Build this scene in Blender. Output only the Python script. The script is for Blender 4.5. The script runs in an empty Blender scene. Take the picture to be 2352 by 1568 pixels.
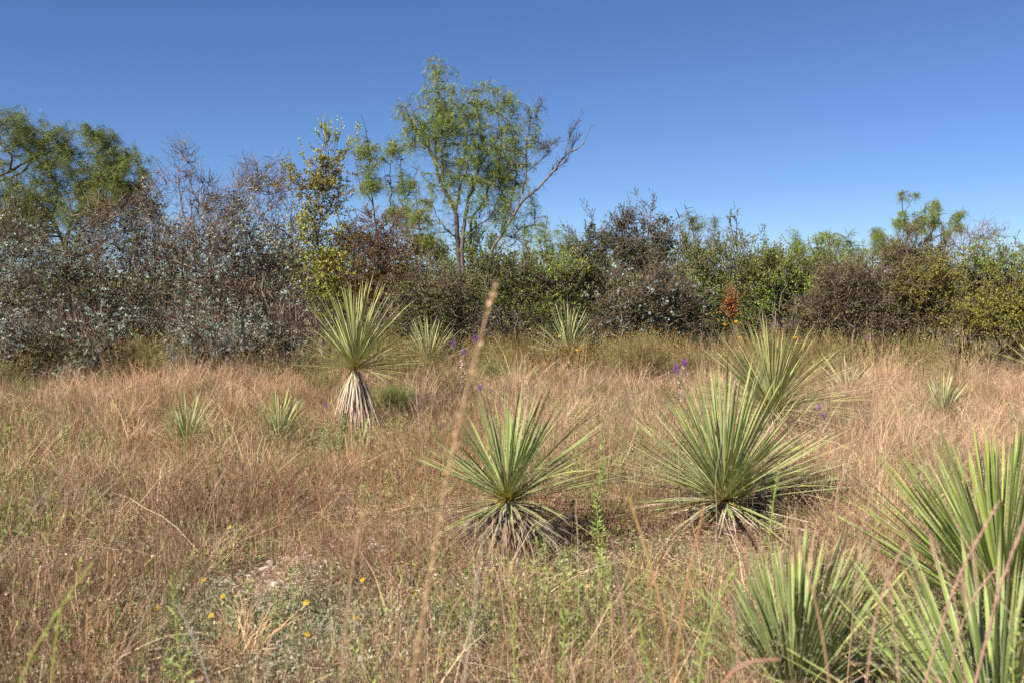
import bpy, math
import numpy as np
from math import radians, sin, cos, tan, pi

S = bpy.context.scene
COL = S.collection
RNG = np.random.default_rng(7)

# ------------------------------------------------------------------ camera, sky, sun
FPX = 2352 * 35 / 36            # focal length in pixels of a 2352 px wide picture
PITCH = math.atan(144 / FPX)
EYE = 1.5
cam_d = bpy.data.cameras.new('camera')
cam = bpy.data.objects.new('camera', cam_d)
COL.objects.link(cam)
cam.location = (0, 0, EYE)
cam.rotation_euler = (pi / 2 - PITCH, 0, 0)
cam_d.lens = 35
cam_d.sensor_width = 36
cam_d.clip_end = 9000
cam_d.clip_start = 0.05
cam_d.dof.use_dof = True
cam_d.dof.focus_distance = 9.5
cam_d.dof.aperture_fstop = 4.0
S.camera = cam

SUN_EL = radians(43)
SUN_AZ = radians(180 + 48)      # clockwise from +Y: behind the camera, to the left
sun_dir = np.array([sin(SUN_AZ) * cos(SUN_EL), cos(SUN_AZ) * cos(SUN_EL), sin(SUN_EL)])
world = bpy.data.worlds.new('World')
S.world = world
world.use_nodes = True
nt = world.node_tree
sky = nt.nodes.new('ShaderNodeTexSky')
sky.sky_type = 'NISHITA'
sky.sun_disc = False
sky.sun_elevation = SUN_EL
sky.sun_rotation = SUN_AZ
sky.air_density = 1.0
sky.dust_density = 0.0
sky.ozone_density = 8.5
sky.altitude = 2800
tone = nt.nodes.new('ShaderNodeMix'); tone.data_type = 'RGBA'; tone.blend_type = 'MULTIPLY'; tone.inputs[0].default_value = 1
tone.inputs[7].default_value = (1.01, 0.99, 1.06, 1)
nt.links.new(sky.outputs[0], tone.inputs[6])
nt.links.new(tone.outputs[2], nt.nodes['Background'].inputs[0])
nt.nodes['Background'].inputs[1].default_value = 0.053
sl = bpy.data.lights.new('sun', 'SUN')
sl.energy = 5.0
sl.angle = radians(0.5)
sl.color = (1.0, 0.94, 0.85)
so = bpy.data.objects.new('sun', sl)
COL.objects.link(so)
from mathutils import Vector, Matrix
so.rotation_euler = Vector(sun_dir).to_track_quat('Z', 'Y').to_euler()
S.view_settings.view_transform = 'Standard'
S.view_settings.look = 'None'
S.view_settings.exposure = 1.05
S.view_settings.gamma = 1.0
S.render.engine = 'CYCLES'
S.cycles.max_bounces = 6
S.cycles.transmission_bounces = 3
S.cycles.diffuse_bounces = 2
S.cycles.glossy_bounces = 1
S.cycles.use_denoising = False

# ------------------------------------------------------------------ picture <-> place
def ray(px, py):
    a = (px - 1176) / FPX
    b = (784 - py) / FPX
    return np.stack([a + 0 * b, cos(PITCH) + sin(PITCH) * b, -sin(PITCH) + cos(PITCH) * b], -1)

def at(px, py, Y):
    """world point at distance Y seen at picture point px,py"""
    d = ray(np.asarray(px, float), np.asarray(py, float))
    return np.array([0, 0, EYE]) + d * (Y / d[..., 1:2])

def gz(x, y):
    x = np.asarray(x, float); y = np.asarray(y, float)
    near = 1 / (1 + np.exp(-(y - 3) / 1.0))
    return near * (0.035 * np.sin(x * 0.9 + 1.3) * np.cos(y * 0.7 + 0.4) + 0.02 * np.sin(x * 2.3 + y * 1.7) + 0.015 * np.cos(x * 3.9 - y * 2.9))

def ground_at(px, py):
    d = ray(float(px), float(py))
    t = EYE / -d[2]
    x, y = d[0] * t, d[1] * t
    return np.array([x, y, float(gz(x, y))])

def ground_x(px, Y):
    p = at(px, 640, Y)
    return np.array([p[0], Y, float(gz(p[0], Y))])

def to_px(x, y, z=0.0):
    """picture coordinates of world points (for choosing what grows where)"""
    dz = z - EYE
    f = y * cos(PITCH) - dz * sin(PITCH)
    u = y * sin(PITCH) + dz * cos(PITCH)
    return 1176 + FPX * x / f, 784 - FPX * u / f

# ------------------------------------------------------------------ mesh helper
def nrm(v):
    return v / np.maximum(np.linalg.norm(v, axis=-1, keepdims=True), 1e-9)

class Geo:
    def __init__(s):
        s.v = []; s.q = []; s.t = []; s.c = []; s.n = 0
        s.attr = {}
    def add(s, v, q=None, t=None, c=(0.5, 0.5, 0.5)):
        v = np.asarray(v, float).reshape(-1, 3)
        c = np.asarray(c, float)
        c = np.broadcast_to(c, (len(v), 3)) if c.ndim == 1 else c.reshape(-1, 3)
        s.v.append(v); s.c.append(c)
        if q is not None and len(q): s.q.append(np.asarray(q, np.int64).reshape(-1, 4) + s.n)
        if t is not None and len(t): s.t.append(np.asarray(t, np.int64).reshape(-1, 3) + s.n)
        s.n += len(v)
    def arrays(s):
        V = np.concatenate(s.v); C = np.concatenate(s.c)
        Q = np.concatenate(s.q) if s.q else np.zeros((0, 4), np.int64)
        T = np.concatenate(s.t) if s.t else np.zeros((0, 3), np.int64)
        return V, Q, T, C
    def mesh(s, name, mat, extra=None, smooth=False):
        V, Q, T, C = s.arrays()
        me = bpy.data.meshes.new(name)
        me.vertices.add(len(V)); me.vertices.foreach_set('co', V.astype(np.float32).ravel())
        loops = np.concatenate([Q.ravel(), T.ravel()]).astype(np.int32)
        me.loops.add(len(loops)); me.loops.foreach_set('vertex_index', loops)
        st = np.concatenate([np.arange(len(Q)) * 4, len(Q) * 4 + np.arange(len(T)) * 3]).astype(np.int32)
        me.polygons.add(len(st)); me.polygons.foreach_set('loop_start', st)
        if smooth: me.polygons.foreach_set('use_smooth', np.ones(len(st), bool))
        me.update(calc_edges=True)
        a = me.attributes.new('cd', 'FLOAT_COLOR', 'POINT')
        a.data.foreach_set('color', np.concatenate([C, np.ones((len(C), 1))], 1).astype(np.float32).ravel())
        if extra:
            for k, (typ, fld, arr) in extra.items():
                b = me.attributes.new(k, typ, 'POINT'); b.data.foreach_set(fld, np.ascontiguousarray(arr).ravel())
        me.materials.append(mat)
        return me
    def build(s, name, mat, parent=None, origin=None, smooth=False):
        if origin is not None:
            s.v = [v - np.asarray(origin) for v in s.v]
        o = bpy.data.objects.new(name, s.mesh(name, mat, smooth=smooth))
        COL.objects.link(o)
        if parent is not None: o.parent = parent
        return o

def tubes(g, P, R, C, sides=3):
    """P (n,k,3) polylines, R (n,k) radii, C (3,), (n,3) or (n,k,3) colours"""
    n, k, _ = P.shape
    if n == 0: return
    T = np.empty_like(P); T[:, 1:-1] = P[:, 2:] - P[:, :-2]; T[:, 0] = P[:, 1] - P[:, 0]; T[:, -1] = P[:, -1] - P[:, -2]
    T = nrm(T)
    ref = np.where(np.abs(T[:, :1, 2:3]) > 0.8, np.array([1., 0.1, 0]), np.array([0.1, 0, 1.]))
    U = nrm(np.cross(T, np.broadcast_to(ref, T.shape))); W = np.cross(T, U)
    a = np.arange(sides) * 2 * pi / sides
    V = P[:, :, None] + R[:, :, None, None] * (U[:, :, None] * np.cos(a)[:, None] + W[:, :, None] * np.sin(a)[:, None])
    i = np.arange(n)[:, None, None] * k * sides + np.arange(k - 1)[None, :, None] * sides
    j = np.arange(sides)[None, None]; j2 = (j + 1) % sides
    Q = np.stack([i + j, i + j2, i + sides + j2, i + sides + j], -1)
    C = np.asarray(C, float)
    if C.ndim == 1: C = np.broadcast_to(C, (n, k, 3))
    elif C.ndim == 2: C = np.broadcast_to(C[:, None], (n, k, 3))
    g.add(V, Q, c=np.repeat(C[:, :, None], sides, 2))

def ribbons(g, P, Wd, side, C):
    """flat blades: P (n,k,3), Wd (n,k) half widths, side (n,3)"""
    n, k, _ = P.shape
    if n == 0: return
    sv = side[:, None] * Wd[:, :, None]
    V = np.stack([P - sv, P + sv], 2)
    i = np.arange(n)[:, None] * k * 2 + np.arange(k - 1)[None] * 2
    Q = np.stack([i, i + 1, i + 3, i + 2], -1)
    C = np.asarray(C, float)
    if C.ndim == 1: C = np.broadcast_to(C, (n, k, 3))
    elif C.ndim == 2: C = np.broadcast_to(C[:, None], (n, k, 3))
    g.add(V, Q, c=np.repeat(C[:, :, None], 2, 2))

def leaflets(g, pos, d, L, W, C, rng, fold=0.25):
    """one folded lozenge (two triangles) for each leaf"""
    n = len(pos)
    if n == 0: return
    d = nrm(d); r = rng.normal(size=(n, 3)); s = nrm(np.cross(d, r)); u = np.cross(s, d)
    L = np.broadcast_to(L, (n,))[:, None]; W = np.broadcast_to(W, (n,))[:, None]
    mid = pos + d * L * 0.45
    V = np.stack([pos, mid + s * W + u * W * fold, pos + d * L, mid - s * W + u * W * fold], 1)
    i = np.arange(n)[:, None] * 4
    T = np.concatenate([i + np.array([[0, 1, 2]]), i + np.array([[0, 2, 3]])])
    C = np.broadcast_to(C, (n, 3))
    g.add(V, t=T, c=np.repeat(C[:, None], 4, 1))

def pick(rng, cols, n, var=0.18):
    cols = np.asarray(cols, float)
    w = rng.random((n, 1)); a = cols[rng.integers(len(cols), size=n)]; b = cols[rng.integers(len(cols), size=n)]
    c = a * w + b * (1 - w)
    return np.clip(c * np.exp(rng.normal(0, var, (n, 1))), 0.005, 0.85)

def rdir(rng, n):
    return nrm(rng.normal(size=(n, 3)))

def curve(A, B, ctrl, k, rng, wig):
    t = np.linspace(0, 1, k)[None, :, None]
    P = (1 - t) ** 2 * A[:, None] + 2 * t * (1 - t) * ctrl[:, None] + t * t * B[:, None]
    L = np.linalg.norm(B - A, axis=1)[:, None, None]
    j = rng.normal(size=P.shape) * wig * L
    j[:, 0] = 0
    return P + j

def child(P, m, trange, length, spread, up, k, rng, wig=0.04):
    """m side shoots on every polyline"""
    n, kk, _ = P.shape
    t = rng.uniform(trange[0], trange[1], (n * m)) * (kk - 1)
    idx = np.repeat(np.arange(n), m); i0 = np.minimum(t.astype(int), kk - 2); f = (t - i0)[:, None]
    A = P[idx, i0] * (1 - f) + P[idx, i0 + 1] * f
    T = nrm(P[idx, i0 + 1] - P[idx, i0])
    d = nrm(T + spread * rdir(rng, n * m) + np.array([0, 0, up]))
    L = rng.uniform(length[0], length[1], n * m)[:, None]
    B = A + d * L
    ctrl = A + nrm(d + 0.5 * T) * L * 0.5
    return curve(A, B, ctrl, k, rng, wig)

# ------------------------------------------------------------------ materials
def material(name, rough=0.7, spec=0.25, trans=0.0, inst=False, objvar=0.0, noise=0.0, nscale=40.0):
    m = bpy.data.materials.new(name); m.use_nodes = True
    t = m.node_tree; N = t.nodes; L = t.links
    b = N['Principled BSDF']
    b.inputs['Roughness'].default_value = rough
    b.inputs['Specular IOR Level'].default_value = spec
    a = N.new('ShaderNodeAttribute'); a.attribute_name = 'cd'
    col = a.outputs['Color']
    def mul(c, other):
        x = N.new('ShaderNodeMix'); x.data_type = 'RGBA'; x.blend_type = 'MULTIPLY'; x.inputs[0].default_value = 1
        L.new(c, x.inputs[6]); L.new(other, x.inputs[7]); return x.outputs[2]
    if inst:
        i = N.new('ShaderNodeAttribute'); i.attribute_type = 'INSTANCER'; i.attribute_name = 'tint'
        col = mul(col, i.outputs['Color'])
    if objvar:
        oi = N.new('ShaderNodeObjectInfo'); r = N.new('ShaderNodeValToRGB')
        r.color_ramp.elements[0].color = (1 - objvar, 1 - objvar * 0.9, 1 - objvar * 0.6, 1)
        r.color_ramp.elements[1].color = (1 + objvar * 1.2, 1 + objvar * 0.75, 1 - objvar * 0.35, 1)
        L.new(oi.outputs['Random'], r.inputs[0]); col = mul(col, r.outputs[0])
    if noise:
        no = N.new('ShaderNodeTexNoise'); no.inputs['Scale'].default_value = nscale; no.inputs['Detail'].default_value = 4
        tc = N.new('ShaderNodeTexCoord'); L.new(tc.outputs['Object'], no.inputs['Vector'])
        mr = N.new('ShaderNodeMapRange'); mr.inputs[1].default_value = 0.3; mr.inputs[2].default_value = 0.7
        mr.inputs[3].default_value = 1 - noise; mr.inputs[4].default_value = 1 + noise
        L.new(no.outputs[0], mr.inputs[0]); col = mul(col, mr.outputs[0])
    L.new(col, b.inputs['Base Color'])
    if trans:
        tr = N.new('ShaderNodeBsdfTranslucent'); L.new(col, tr.inputs[0])
        mx = N.new('ShaderNodeMixShader'); mx.inputs[0].default_value = trans
        L.new(b.outputs[0], mx.inputs[1]); L.new(tr.outputs[0], mx.inputs[2])
        L.new(mx.outputs[0], N['Material Output'].inputs[0])
    return m

M_leaf = material('shrub_leaf', 0.6, 0.2, 0.16)
M_bark = material('twig_bark', 0.8, 0.15, 0, noise=0.25, nscale=30)
M_grass = material('grass_blade', 0.65, 0.2, 0.1, inst=True)
M_stalk = material('dry_stalk', 0.6, 0.3, 0.15)
M_yucca = material('yucca_leaf', 0.6, 0.16, 0.12, objvar=0.16, noise=0.12, nscale=14)
M_dry = material('dry_yucca_leaf', 0.7, 0.2, 0.0, objvar=0.14, noise=0.2, nscale=18)
M_petal = material('petal', 0.5, 0.2, 0.3)
M_stone = material('stone', 0.85, 0.15, 0, noise=0.15, nscale=60)

# ------------------------------------------------------------------ objects
def tag(o, label, cat=None, group=None, kind=None):
    if label: o['label'] = label
    if cat: o['category'] = cat
    if group: o['group'] = group
    if kind: o['kind'] = kind
    return o
def empty(name, loc, label, cat, group=None):
    o = bpy.data.objects.new(name, None); COL.objects.link(o)
    o.location = tuple(loc); o.empty_display_size = 0.1
    return tag(o, label, cat, group)

# ------------------------------------------------------------------ ground
def soil_material():
    m = bpy.data.materials.new('soil'); m.use_nodes = True
    t = m.node_tree; N = t.nodes; L = t.links; b = N['Principled BSDF']
    tc = N.new('ShaderNodeTexCoord')
    n1 = N.new('ShaderNodeTexNoise'); n1.inputs['Scale'].default_value = 1.1; n1.inputs['Detail'].default_value = 6
    n2 = N.new('ShaderNodeTexNoise'); n2.inputs['Scale'].default_value = 35; n2.inputs['Detail'].default_value = 8; n2.inputs['Roughness'].default_value = 0.7
    vo = N.new('ShaderNodeTexVoronoi'); vo.inputs['Scale'].default_value = 45
    for x in (n1, n2, vo): L.new(tc.outputs['Object'], x.inputs['Vector'])
    r1 = N.new('ShaderNodeValToRGB')
    r1.color_ramp.elements[0].position = 0.38; r1.color_ramp.elements[0].color = (0.20, 0.135, 0.10, 1)
    r1.color_ramp.elements[1].position = 0.62; r1.color_ramp.elements[1].color = (0.52, 0.39, 0.31, 1)
    L.new(n1.outputs[0], r1.inputs[0])
    r2 = N.new('ShaderNodeValToRGB')
    r2.color_ramp.elements[0].position = 0.35; r2.color_ramp.elements[0].color = (0.55, 0.5, 0.46, 1)
    r2.color_ramp.elements[1].position = 0.7; r2.color_ramp.elements[1].color = (1.2, 1.15, 1.1, 1)
    L.new(n2.outputs[0], r2.inputs[0])
    mx = N.new('ShaderNodeMix'); mx.data_type = 'RGBA'; mx.blend_type = 'MULTIPLY'; mx.inputs[0].default_value = 1
    L.new(r1.outputs[0], mx.inputs[6]); L.new(r2.outputs[0], mx.inputs[7])
    L.new(mx.outputs[2], b.inputs['Base Color'])
    b.inputs['Roughness'].default_value = 0.9; b.inputs['Specular IOR Level'].default_value = 0.15
    ad = N.new('ShaderNodeMath'); ad.operation = 'ADD'; L.new(n2.outputs[0], ad.inputs[0]); L.new(vo.outputs['Distance'], ad.inputs[1])
    bp = N.new('ShaderNodeBump'); bp.inputs['Strength'].default_value = 0.8; bp.inputs['Distance'].default_value = 0.012
    L.new(ad.outputs[0], bp.inputs['Height']); L.new(bp.outputs[0], b.inputs['Normal'])
    return m

def make_ground():
    a = np.concatenate([np.arange(0, 14, 0.3), 14 * 1.09 ** np.arange(0, 68)])
    xs = np.concatenate([-a[:0:-1], a])
    ys = np.concatenate([-(14 * 1.2 ** np.arange(0, 30))[::-1], np.arange(-13, 0, 1.0), np.arange(0, 22, 0.24), 22 * 1.09 ** np.arange(0, 62)])
    X, Y = np.meshgrid(xs, ys)
    Z = gz(X, Y)
    fine = 0.012 * np.sin(X * 11 + np.sin(Y * 7) * 2) * np.cos(Y * 13 + np.sin(X * 5)) * (np.abs(X) < 14) * (Y > 0) * (Y < 22)
    V = np.stack([X, Y, Z + fine], -1)
    h, w = X.shape
    i = np.arange(h - 1)[:, None] * w + np.arange(w - 1)[None]
    g = Geo(); g.add(V, np.stack([i, i + 1, i + w + 1, i + w], -1))
    o = g.build('ground', soil_material(), smooth=True)
    o['kind'] = 'structure'
make_ground()

# ------------------------------------------------------------------ woody plants
def lobe_points(rng, lobes, Y, n, deep=0.8, clump=0.35, nc=None):
    """points in the volume of a set of lobes (picture x, y, radius x, radius y, weight[, depth shift]), gathered in clumps"""
    L = np.array([list(l) + [0] * (6 - len(l)) for l in lobes], float)
    w = L[:, 2] * L[:, 3] * L[:, 4]; w = w / w.sum()
    def sample(m):
        i = rng.choice(len(L), m, p=w)
        r = rng.random(m) ** (1 / 2.6); d = rdir(rng, m) * r[:, None]
        c = at(L[i, 0], L[i, 1], Y)
        k = Y / FPX
        rx = L[i, 2] * k; rz = L[i, 3] * k
        out = c + np.stack([d[:, 0] * rx, d[:, 1] * np.minimum(rx, 1.6) * deep + L[i, 5], d[:, 2] * rz], -1)
        return out, np.minimum(rx, rz)
    nc = nc or max(6, n // 14)
    C, rr = sample(nc)
    i = rng.integers(nc, size=n)
    P = C[i] + rng.normal(size=(n, 3)) * (rr[i] * clump)[:, None] * np.array([1, 1, 0.8])
    return P

def attach(rng, skel, rad, T, rise=2.0):
    """nearest skeleton point below each target"""
    out = np.empty(len(T), int)
    for s in range(0, len(T), 1000):
        d = T[s:s + 1000, None] - skel[None]
        c = (d ** 2).sum(-1) + rise * np.maximum(0, -d[..., 2] + 0.02) ** 2
        out[s:s + 1000] = c.argmin(1)
    return out

def n3(P, s, seed):
    r_ = np.random.default_rng(seed); out = 0
    for i in range(6):
        d = nrm(r_.normal(size=3)) * s * r_.uniform(.6, 1.7); out = out + np.sin(P @ d + r_.uniform(0, 6.28))
    return np.clip(out / 2.4, -1.1, 1.1)

SPECIES = {
 # bark colours, leaf colours, leaf length, half width, leaves per twig, counts; core: inner leaves, darkened to deepen the shade inside
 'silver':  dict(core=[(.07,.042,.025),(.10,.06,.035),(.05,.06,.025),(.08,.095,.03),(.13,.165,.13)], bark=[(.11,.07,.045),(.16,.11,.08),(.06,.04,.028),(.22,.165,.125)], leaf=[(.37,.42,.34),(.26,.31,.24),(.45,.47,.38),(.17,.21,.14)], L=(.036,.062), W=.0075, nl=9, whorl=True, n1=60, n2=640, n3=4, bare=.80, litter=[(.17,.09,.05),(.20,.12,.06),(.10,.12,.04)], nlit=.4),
 'bare':    dict(bark=[(.16,.11,.08),(.26,.195,.15),(.10,.07,.05)], leaf=[(.20,.15,.08),(.26,.24,.14)], L=(.014,.024), W=.006, nl=2, n1=40, n2=300, n3=3, bare=.75, thorn=True, up=.8, len=(.08,.28)),
 'yellow':  dict(bark=[(.20,.15,.12),(.13,.10,.08)], leaf=[(.42,.38,.06),(.28,.30,.045),(.50,.43,.09),(.16,.21,.04)], L=(.024,.04), W=.009, nl=10, n1=34, n2=330, n3=3, bare=.15),
 'rust':    dict(bark=[(.19,.11,.09),(.15,.09,.08)], leaf=[(.24,.12,.035),(.17,.11,.03),(.14,.15,.03)], L=(.016,.030), W=.007, nl=10, n1=34, n2=460, n3=4, bare=.25),
 'olive':   dict(bark=[(.17,.13,.11),(.11,.08,.07)], leaf=[(.13,.175,.035),(.19,.22,.04),(.07,.105,.025),(.25,.24,.05)], L=(.018,.034), W=.0085, nl=10, n1=44, n2=520, n3=3, bare=.12),
 'green':   dict(bark=[(.17,.13,.11),(.12,.09,.07)], leaf=[(.19,.28,.03),(.26,.34,.04),(.11,.17,.03)], L=(.026,.046), W=.012, nl=8, n1=40, n2=430, n3=3, bare=.1),
 'dark':    dict(bark=[(.11,.08,.075),(.16,.12,.11)], leaf=[(.075,.10,.03),(.12,.13,.04),(.17,.14,.05)], L=(.016,.028), W=.0075, nl=9, n1=40, n2=460, n3=4, bare=.2, thorn=True),
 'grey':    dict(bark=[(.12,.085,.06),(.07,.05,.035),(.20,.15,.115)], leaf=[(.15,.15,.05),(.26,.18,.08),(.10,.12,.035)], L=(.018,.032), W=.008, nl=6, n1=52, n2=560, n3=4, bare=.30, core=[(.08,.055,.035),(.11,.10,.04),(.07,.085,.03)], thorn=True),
 'gold':    dict(bark=[(.15,.11,.08),(.11,.08,.06)], leaf=[(.20,.165,.03),(.26,.21,.035),(.12,.13,.03)], L=(.018,.032), W=.0085, nl=11, n1=44, n2=520, n3=3, bare=.1),
}

def woody(name, label, cat, group, Y, base_px, lobes, species, seed, n_stem=7, dens=1.0, spread=0.35, limbs=None, mix=None, stem_r=0.018):
    rng = np.random.default_rng(seed)
    sp = SPECIES[species]
    base = ground_x(base_px, Y)
    root = empty(name, base, label, cat, group)
    # main stems, each one a part of its own
    tips = lobe_points(rng, lobes, Y, n_stem, clump=0.2, nc=n_stem)
    A = base + np.stack([rng.normal(0, spread, n_stem), rng.normal(0, spread, n_stem), np.zeros(n_stem)], -1)
    A[:, 2] = gz(A[:, 0], A[:, 1]) - 0.03
    A[:, 0] += (tips[:, 0] - base[0]) * 0.35
    ctrl = A + (tips - A) * np.array([0.35, 0.35, 0.6])
    P = curve(A, tips, ctrl, 12, rng, 0.02)
    R = np.linspace(1, 0.3, 12)[None] * stem_r * rng.uniform(0.7, 1.2, n_stem)[:, None]
    for i in range(n_stem):
        g = Geo(); tubes(g, P[i:i + 1], R[i:i + 1], pick(rng, sp['bark'], 1, 0.1), 5)
        g.build('stem', M_bark, root, base, smooth=True)
    skel = P[:, 3:].reshape(-1, 3)
    def leafing(g, Q, nl, bare, cols, mult=1.0):
        n, k, _ = Q.shape
        keep = rng.random(n) > bare
        if sp.get('whorl'): keep = rng.random(n) < np.clip(.24 + .42 * n3(Q[:, -1], 4.5, seed + 5), .02, .8) * (1 - bare) * 4.6 * np.interp(Q[:, -1, 2], [.2, 1.2, 2.3], [1.3, 1.0, .35])
        Q = Q[keep]; n = len(Q)
        m = max(1, int(nl))
        # leaf colours hang together within a clump of twigs
        t = rng.uniform(0.25, 1.0, (n * m)) * (k - 1) if not sp.get('whorl') else np.repeat(rng.choice([0.75, 1.0], n), m) * (k - 1)
        idx = np.repeat(np.arange(n), m); i0 = np.minimum(t.astype(int), k - 2); f = (t - i0)[:, None]
        pos = Q[idx, i0] * (1 - f) + Q[idx, i0 + 1] * f
        T = nrm(Q[idx, i0 + 1] - Q[idx, i0])
        d = nrm(T * 0.5 + rdir(rng, n * m) * 0.9 + np.array([0, 0, 0.25]))
        v = n3(pos, 3.2, seed)[:, None]
        C = np.clip(pick(rng, cols, n * m, 0.22) * np.exp(.24 * v - .05) * (1 + v * np.array([-.06, .06, 0])), .01, .8)
        leaflets(g, pos, d, rng.uniform(sp['L'][0], sp['L'][1], n * m) * mult, sp['W'] * rng.uniform(0.7, 1.2, n * m) * mult, C, rng)
    tw = Geo(); lf = Geo()
    # branches
    n1 = int(sp['n1'] * dens)
    T1 = lobe_points(rng, lobes, Y, n1, clump=0.3, nc=max(6, n1 // 2))
    T1 = T1[T1[:, 2] > 0.05]
    i = attach(rng, skel, None, T1); A = skel[i]
    ctrl = A + (T1 - A) * 0.5 + rng.normal(size=A.shape) * 0.06
    B1 = curve(A, T1, ctrl, 7, rng, 0.025)
    tubes(tw, B1, np.linspace(0.0085, 0.003, 7)[None] * rng.uniform(0.7, 1.2, len(B1))[:, None], pick(rng, sp['bark'], len(B1), 0.15), 4)
    skel2 = np.concatenate([skel, B1[:, 1:].reshape(-1, 3)])
    n2 = int(sp['n2'] * dens)
    T2 = lobe_points(rng, lobes, Y, n2, clump=0.42, nc=max(10, n2 // 9))
    T2 = T2[T2[:, 2] > 0.05]
    i = attach(rng, skel2, None, T2); A = skel2[i]
    d = T2 - A; L = np.linalg.norm(d, axis=1, keepdims=True)
    T2 = A + d * np.minimum(1, 0.55 / np.maximum(L, 1e-3))
    ctrl = A + (T2 - A) * 0.5 + rng.normal(size=A.shape) * 0.05
    B2 = curve(A, T2, ctrl, 5, rng, 0.03)
    tubes(tw, B2, np.linspace(0.0045, 0.0022, 5)[None] * np.ones((len(B2), 1)), pick(rng, sp['bark'], len(B2), 0.2))
    if species not in ('bare', 'rust'):      # upright shoots breaking the outline
        top = B1[np.argsort(-B1[:, -1, 2])[:max(6, len(B1) // 3)]]
        SH = child(top, 2, (.6, 1), (.22, .55), .4, 1.1, 6, rng, .03)
        tubes(tw, SH, np.linspace(.0045, .002, 6)[None] * np.ones((len(SH), 1)), pick(rng, sp['bark'], len(SH), .2))
        B2 = np.concatenate([B2, SH[:, [0, 1, 2, 4, 5]], SH[:, [1, 2, 3, 4, 5]]])
    B3 = child(B2, sp['n3'], (0.25, 1), sp.get('len', (0.06, 0.22)), 0.8 if sp.get('thorn') else 0.65, sp.get('up', 0.35), 4, rng, 0.025)
    ribbons(tw, B3, np.linspace(0.0032, 0.0015, 4)[None] * np.ones((len(B3), 1)), nrm(np.cross(B3[:, -1] - B3[:, 0], rdir(rng, len(B3)))), pick(rng, sp['bark'], len(B3), 0.3))
    if sp.get('thorn'):
        B4 = child(B3, 3, (0.1, 1), (0.015, 0.045), 1.4, 0, 2, rng, 0.0)
        s = nrm(np.cross(B4[:, 1] - B4[:, 0], rdir(rng, len(B4))))
        ribbons(tw, B4, np.array([[0.002, 0.0006]]) * np.ones((len(B4), 1)), s, pick(rng, sp['bark'], len(B4), 0.2))
    leafing(lf, B3, sp['nl'], sp['bare'], sp['leaf'])
    if mix:
        for cols, frac, mult in mix:
            m = rng.random(len(B3)) < frac
            # gathered on one side so that it reads as a patch
            leafing(lf, B3[m], 6, 0.0, cols, mult)
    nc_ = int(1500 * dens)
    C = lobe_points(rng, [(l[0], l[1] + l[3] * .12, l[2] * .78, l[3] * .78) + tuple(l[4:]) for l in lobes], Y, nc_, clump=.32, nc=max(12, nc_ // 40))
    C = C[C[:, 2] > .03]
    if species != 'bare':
        cc = sp['core'] if 'core' in sp else [tuple(np.array(c) * .75) for c in sp['leaf']] + [(.10,.065,.035)]  # inner leaf mass, coloured darker than the outer leaves to deepen interior shade
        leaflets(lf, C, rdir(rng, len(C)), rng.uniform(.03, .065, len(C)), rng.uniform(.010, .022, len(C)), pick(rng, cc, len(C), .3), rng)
    if sp.get('nlit'):
        m = rng.random(len(B3)) < sp['nlit']; leafing(lf, B3[m], 2, 0, sp['litter'], 0.7)
    o = tw.build('twigs', M_bark, root, base); o['kind'] = 'stuff'
    o = lf.build('foliage', M_leaf, root, base); o['kind'] = 'stuff'
    return root

# mesquite: limbs drawn one by one, twigs grown to the leaf clumps, drooping feathery leaves
MESQ = [(.17,.235,.045),(.22,.28,.05),(.12,.18,.05),(.28,.29,.055)]
MESQ_BRIGHT = [(.17,.26,.035),(.21,.30,.045),(.13,.20,.035),(.26,.30,.06)]
def feather(g, pos, d, rng, L, cols, pairs, wl=0.011, wh=0.0017):
    """drooping twice-cut leaf: a thin rachis with rows of narrow leaflets"""
    n = len(pos)
    k = 4
    t = np.linspace(0, 1, k)[None, :, None]
    Ln = L[:, None, None]
    P = pos[:, None] + d[:, None] * Ln * t + np.array([0, 0, -1.0]) * Ln * t * t * 0.75
    C = pick(rng, cols, n, 0.2)
    s = nrm(np.cross(d, rdir(rng, n)))
    ribbons(g, P[:, ::3], np.full((n, 2), 0.0012), s, C * 0.9)
    tt = np.linspace(0.12, 1, pairs)[None, :, None]
    Q = pos[:, None] + d[:, None] * Ln * tt + np.array([0, 0, -1.0]) * Ln * tt * tt * 0.75
    T = nrm(d[:, None] - np.array([0, 0, 1.5]) * tt)
    S1 = nrm(np.cross(T, rdir(rng, n)[:, None]))
    for sg in (-1, 1):
        dd = nrm(S1 * sg + 0.45 * T)
        q = Q.reshape(-1, 3); ddd = dd.reshape(-1, 3)
        tr = T.reshape(-1, 3)
        l = wl * rng.uniform(0.7, 1.3, len(q))[:, None]
        V = np.stack([q - tr * wh, q + tr * wh, q + ddd * l * 2], 1)
        i = np.arange(len(q))[:, None] * 3
        g.add(V, t=i + np.array([[0, 1, 2]]), c=np.repeat(np.repeat(C[:, None], pairs, 1).reshape(-1, 1, 3), 3, 1))

BARKM = [(.115,.098,.085),(.16,.138,.12),(.075,.062,.053)]
def spline(pts, m):
    pts = np.asarray(pts, float); n = len(pts)
    s = np.concatenate([[0], np.cumsum(np.linalg.norm(np.diff(pts, axis=0), axis=1))])
    u = np.linspace(0, s[-1], m)
    P = np.stack([np.interp(u, s, pts[:, j]) for j in range(3)], -1)
    for _ in range(2):
        Q = P.copy(); Q[1:-1] = (P[:-2] + 2 * P[1:-1] + P[2:]) / 4; P = Q
    return P

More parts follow.
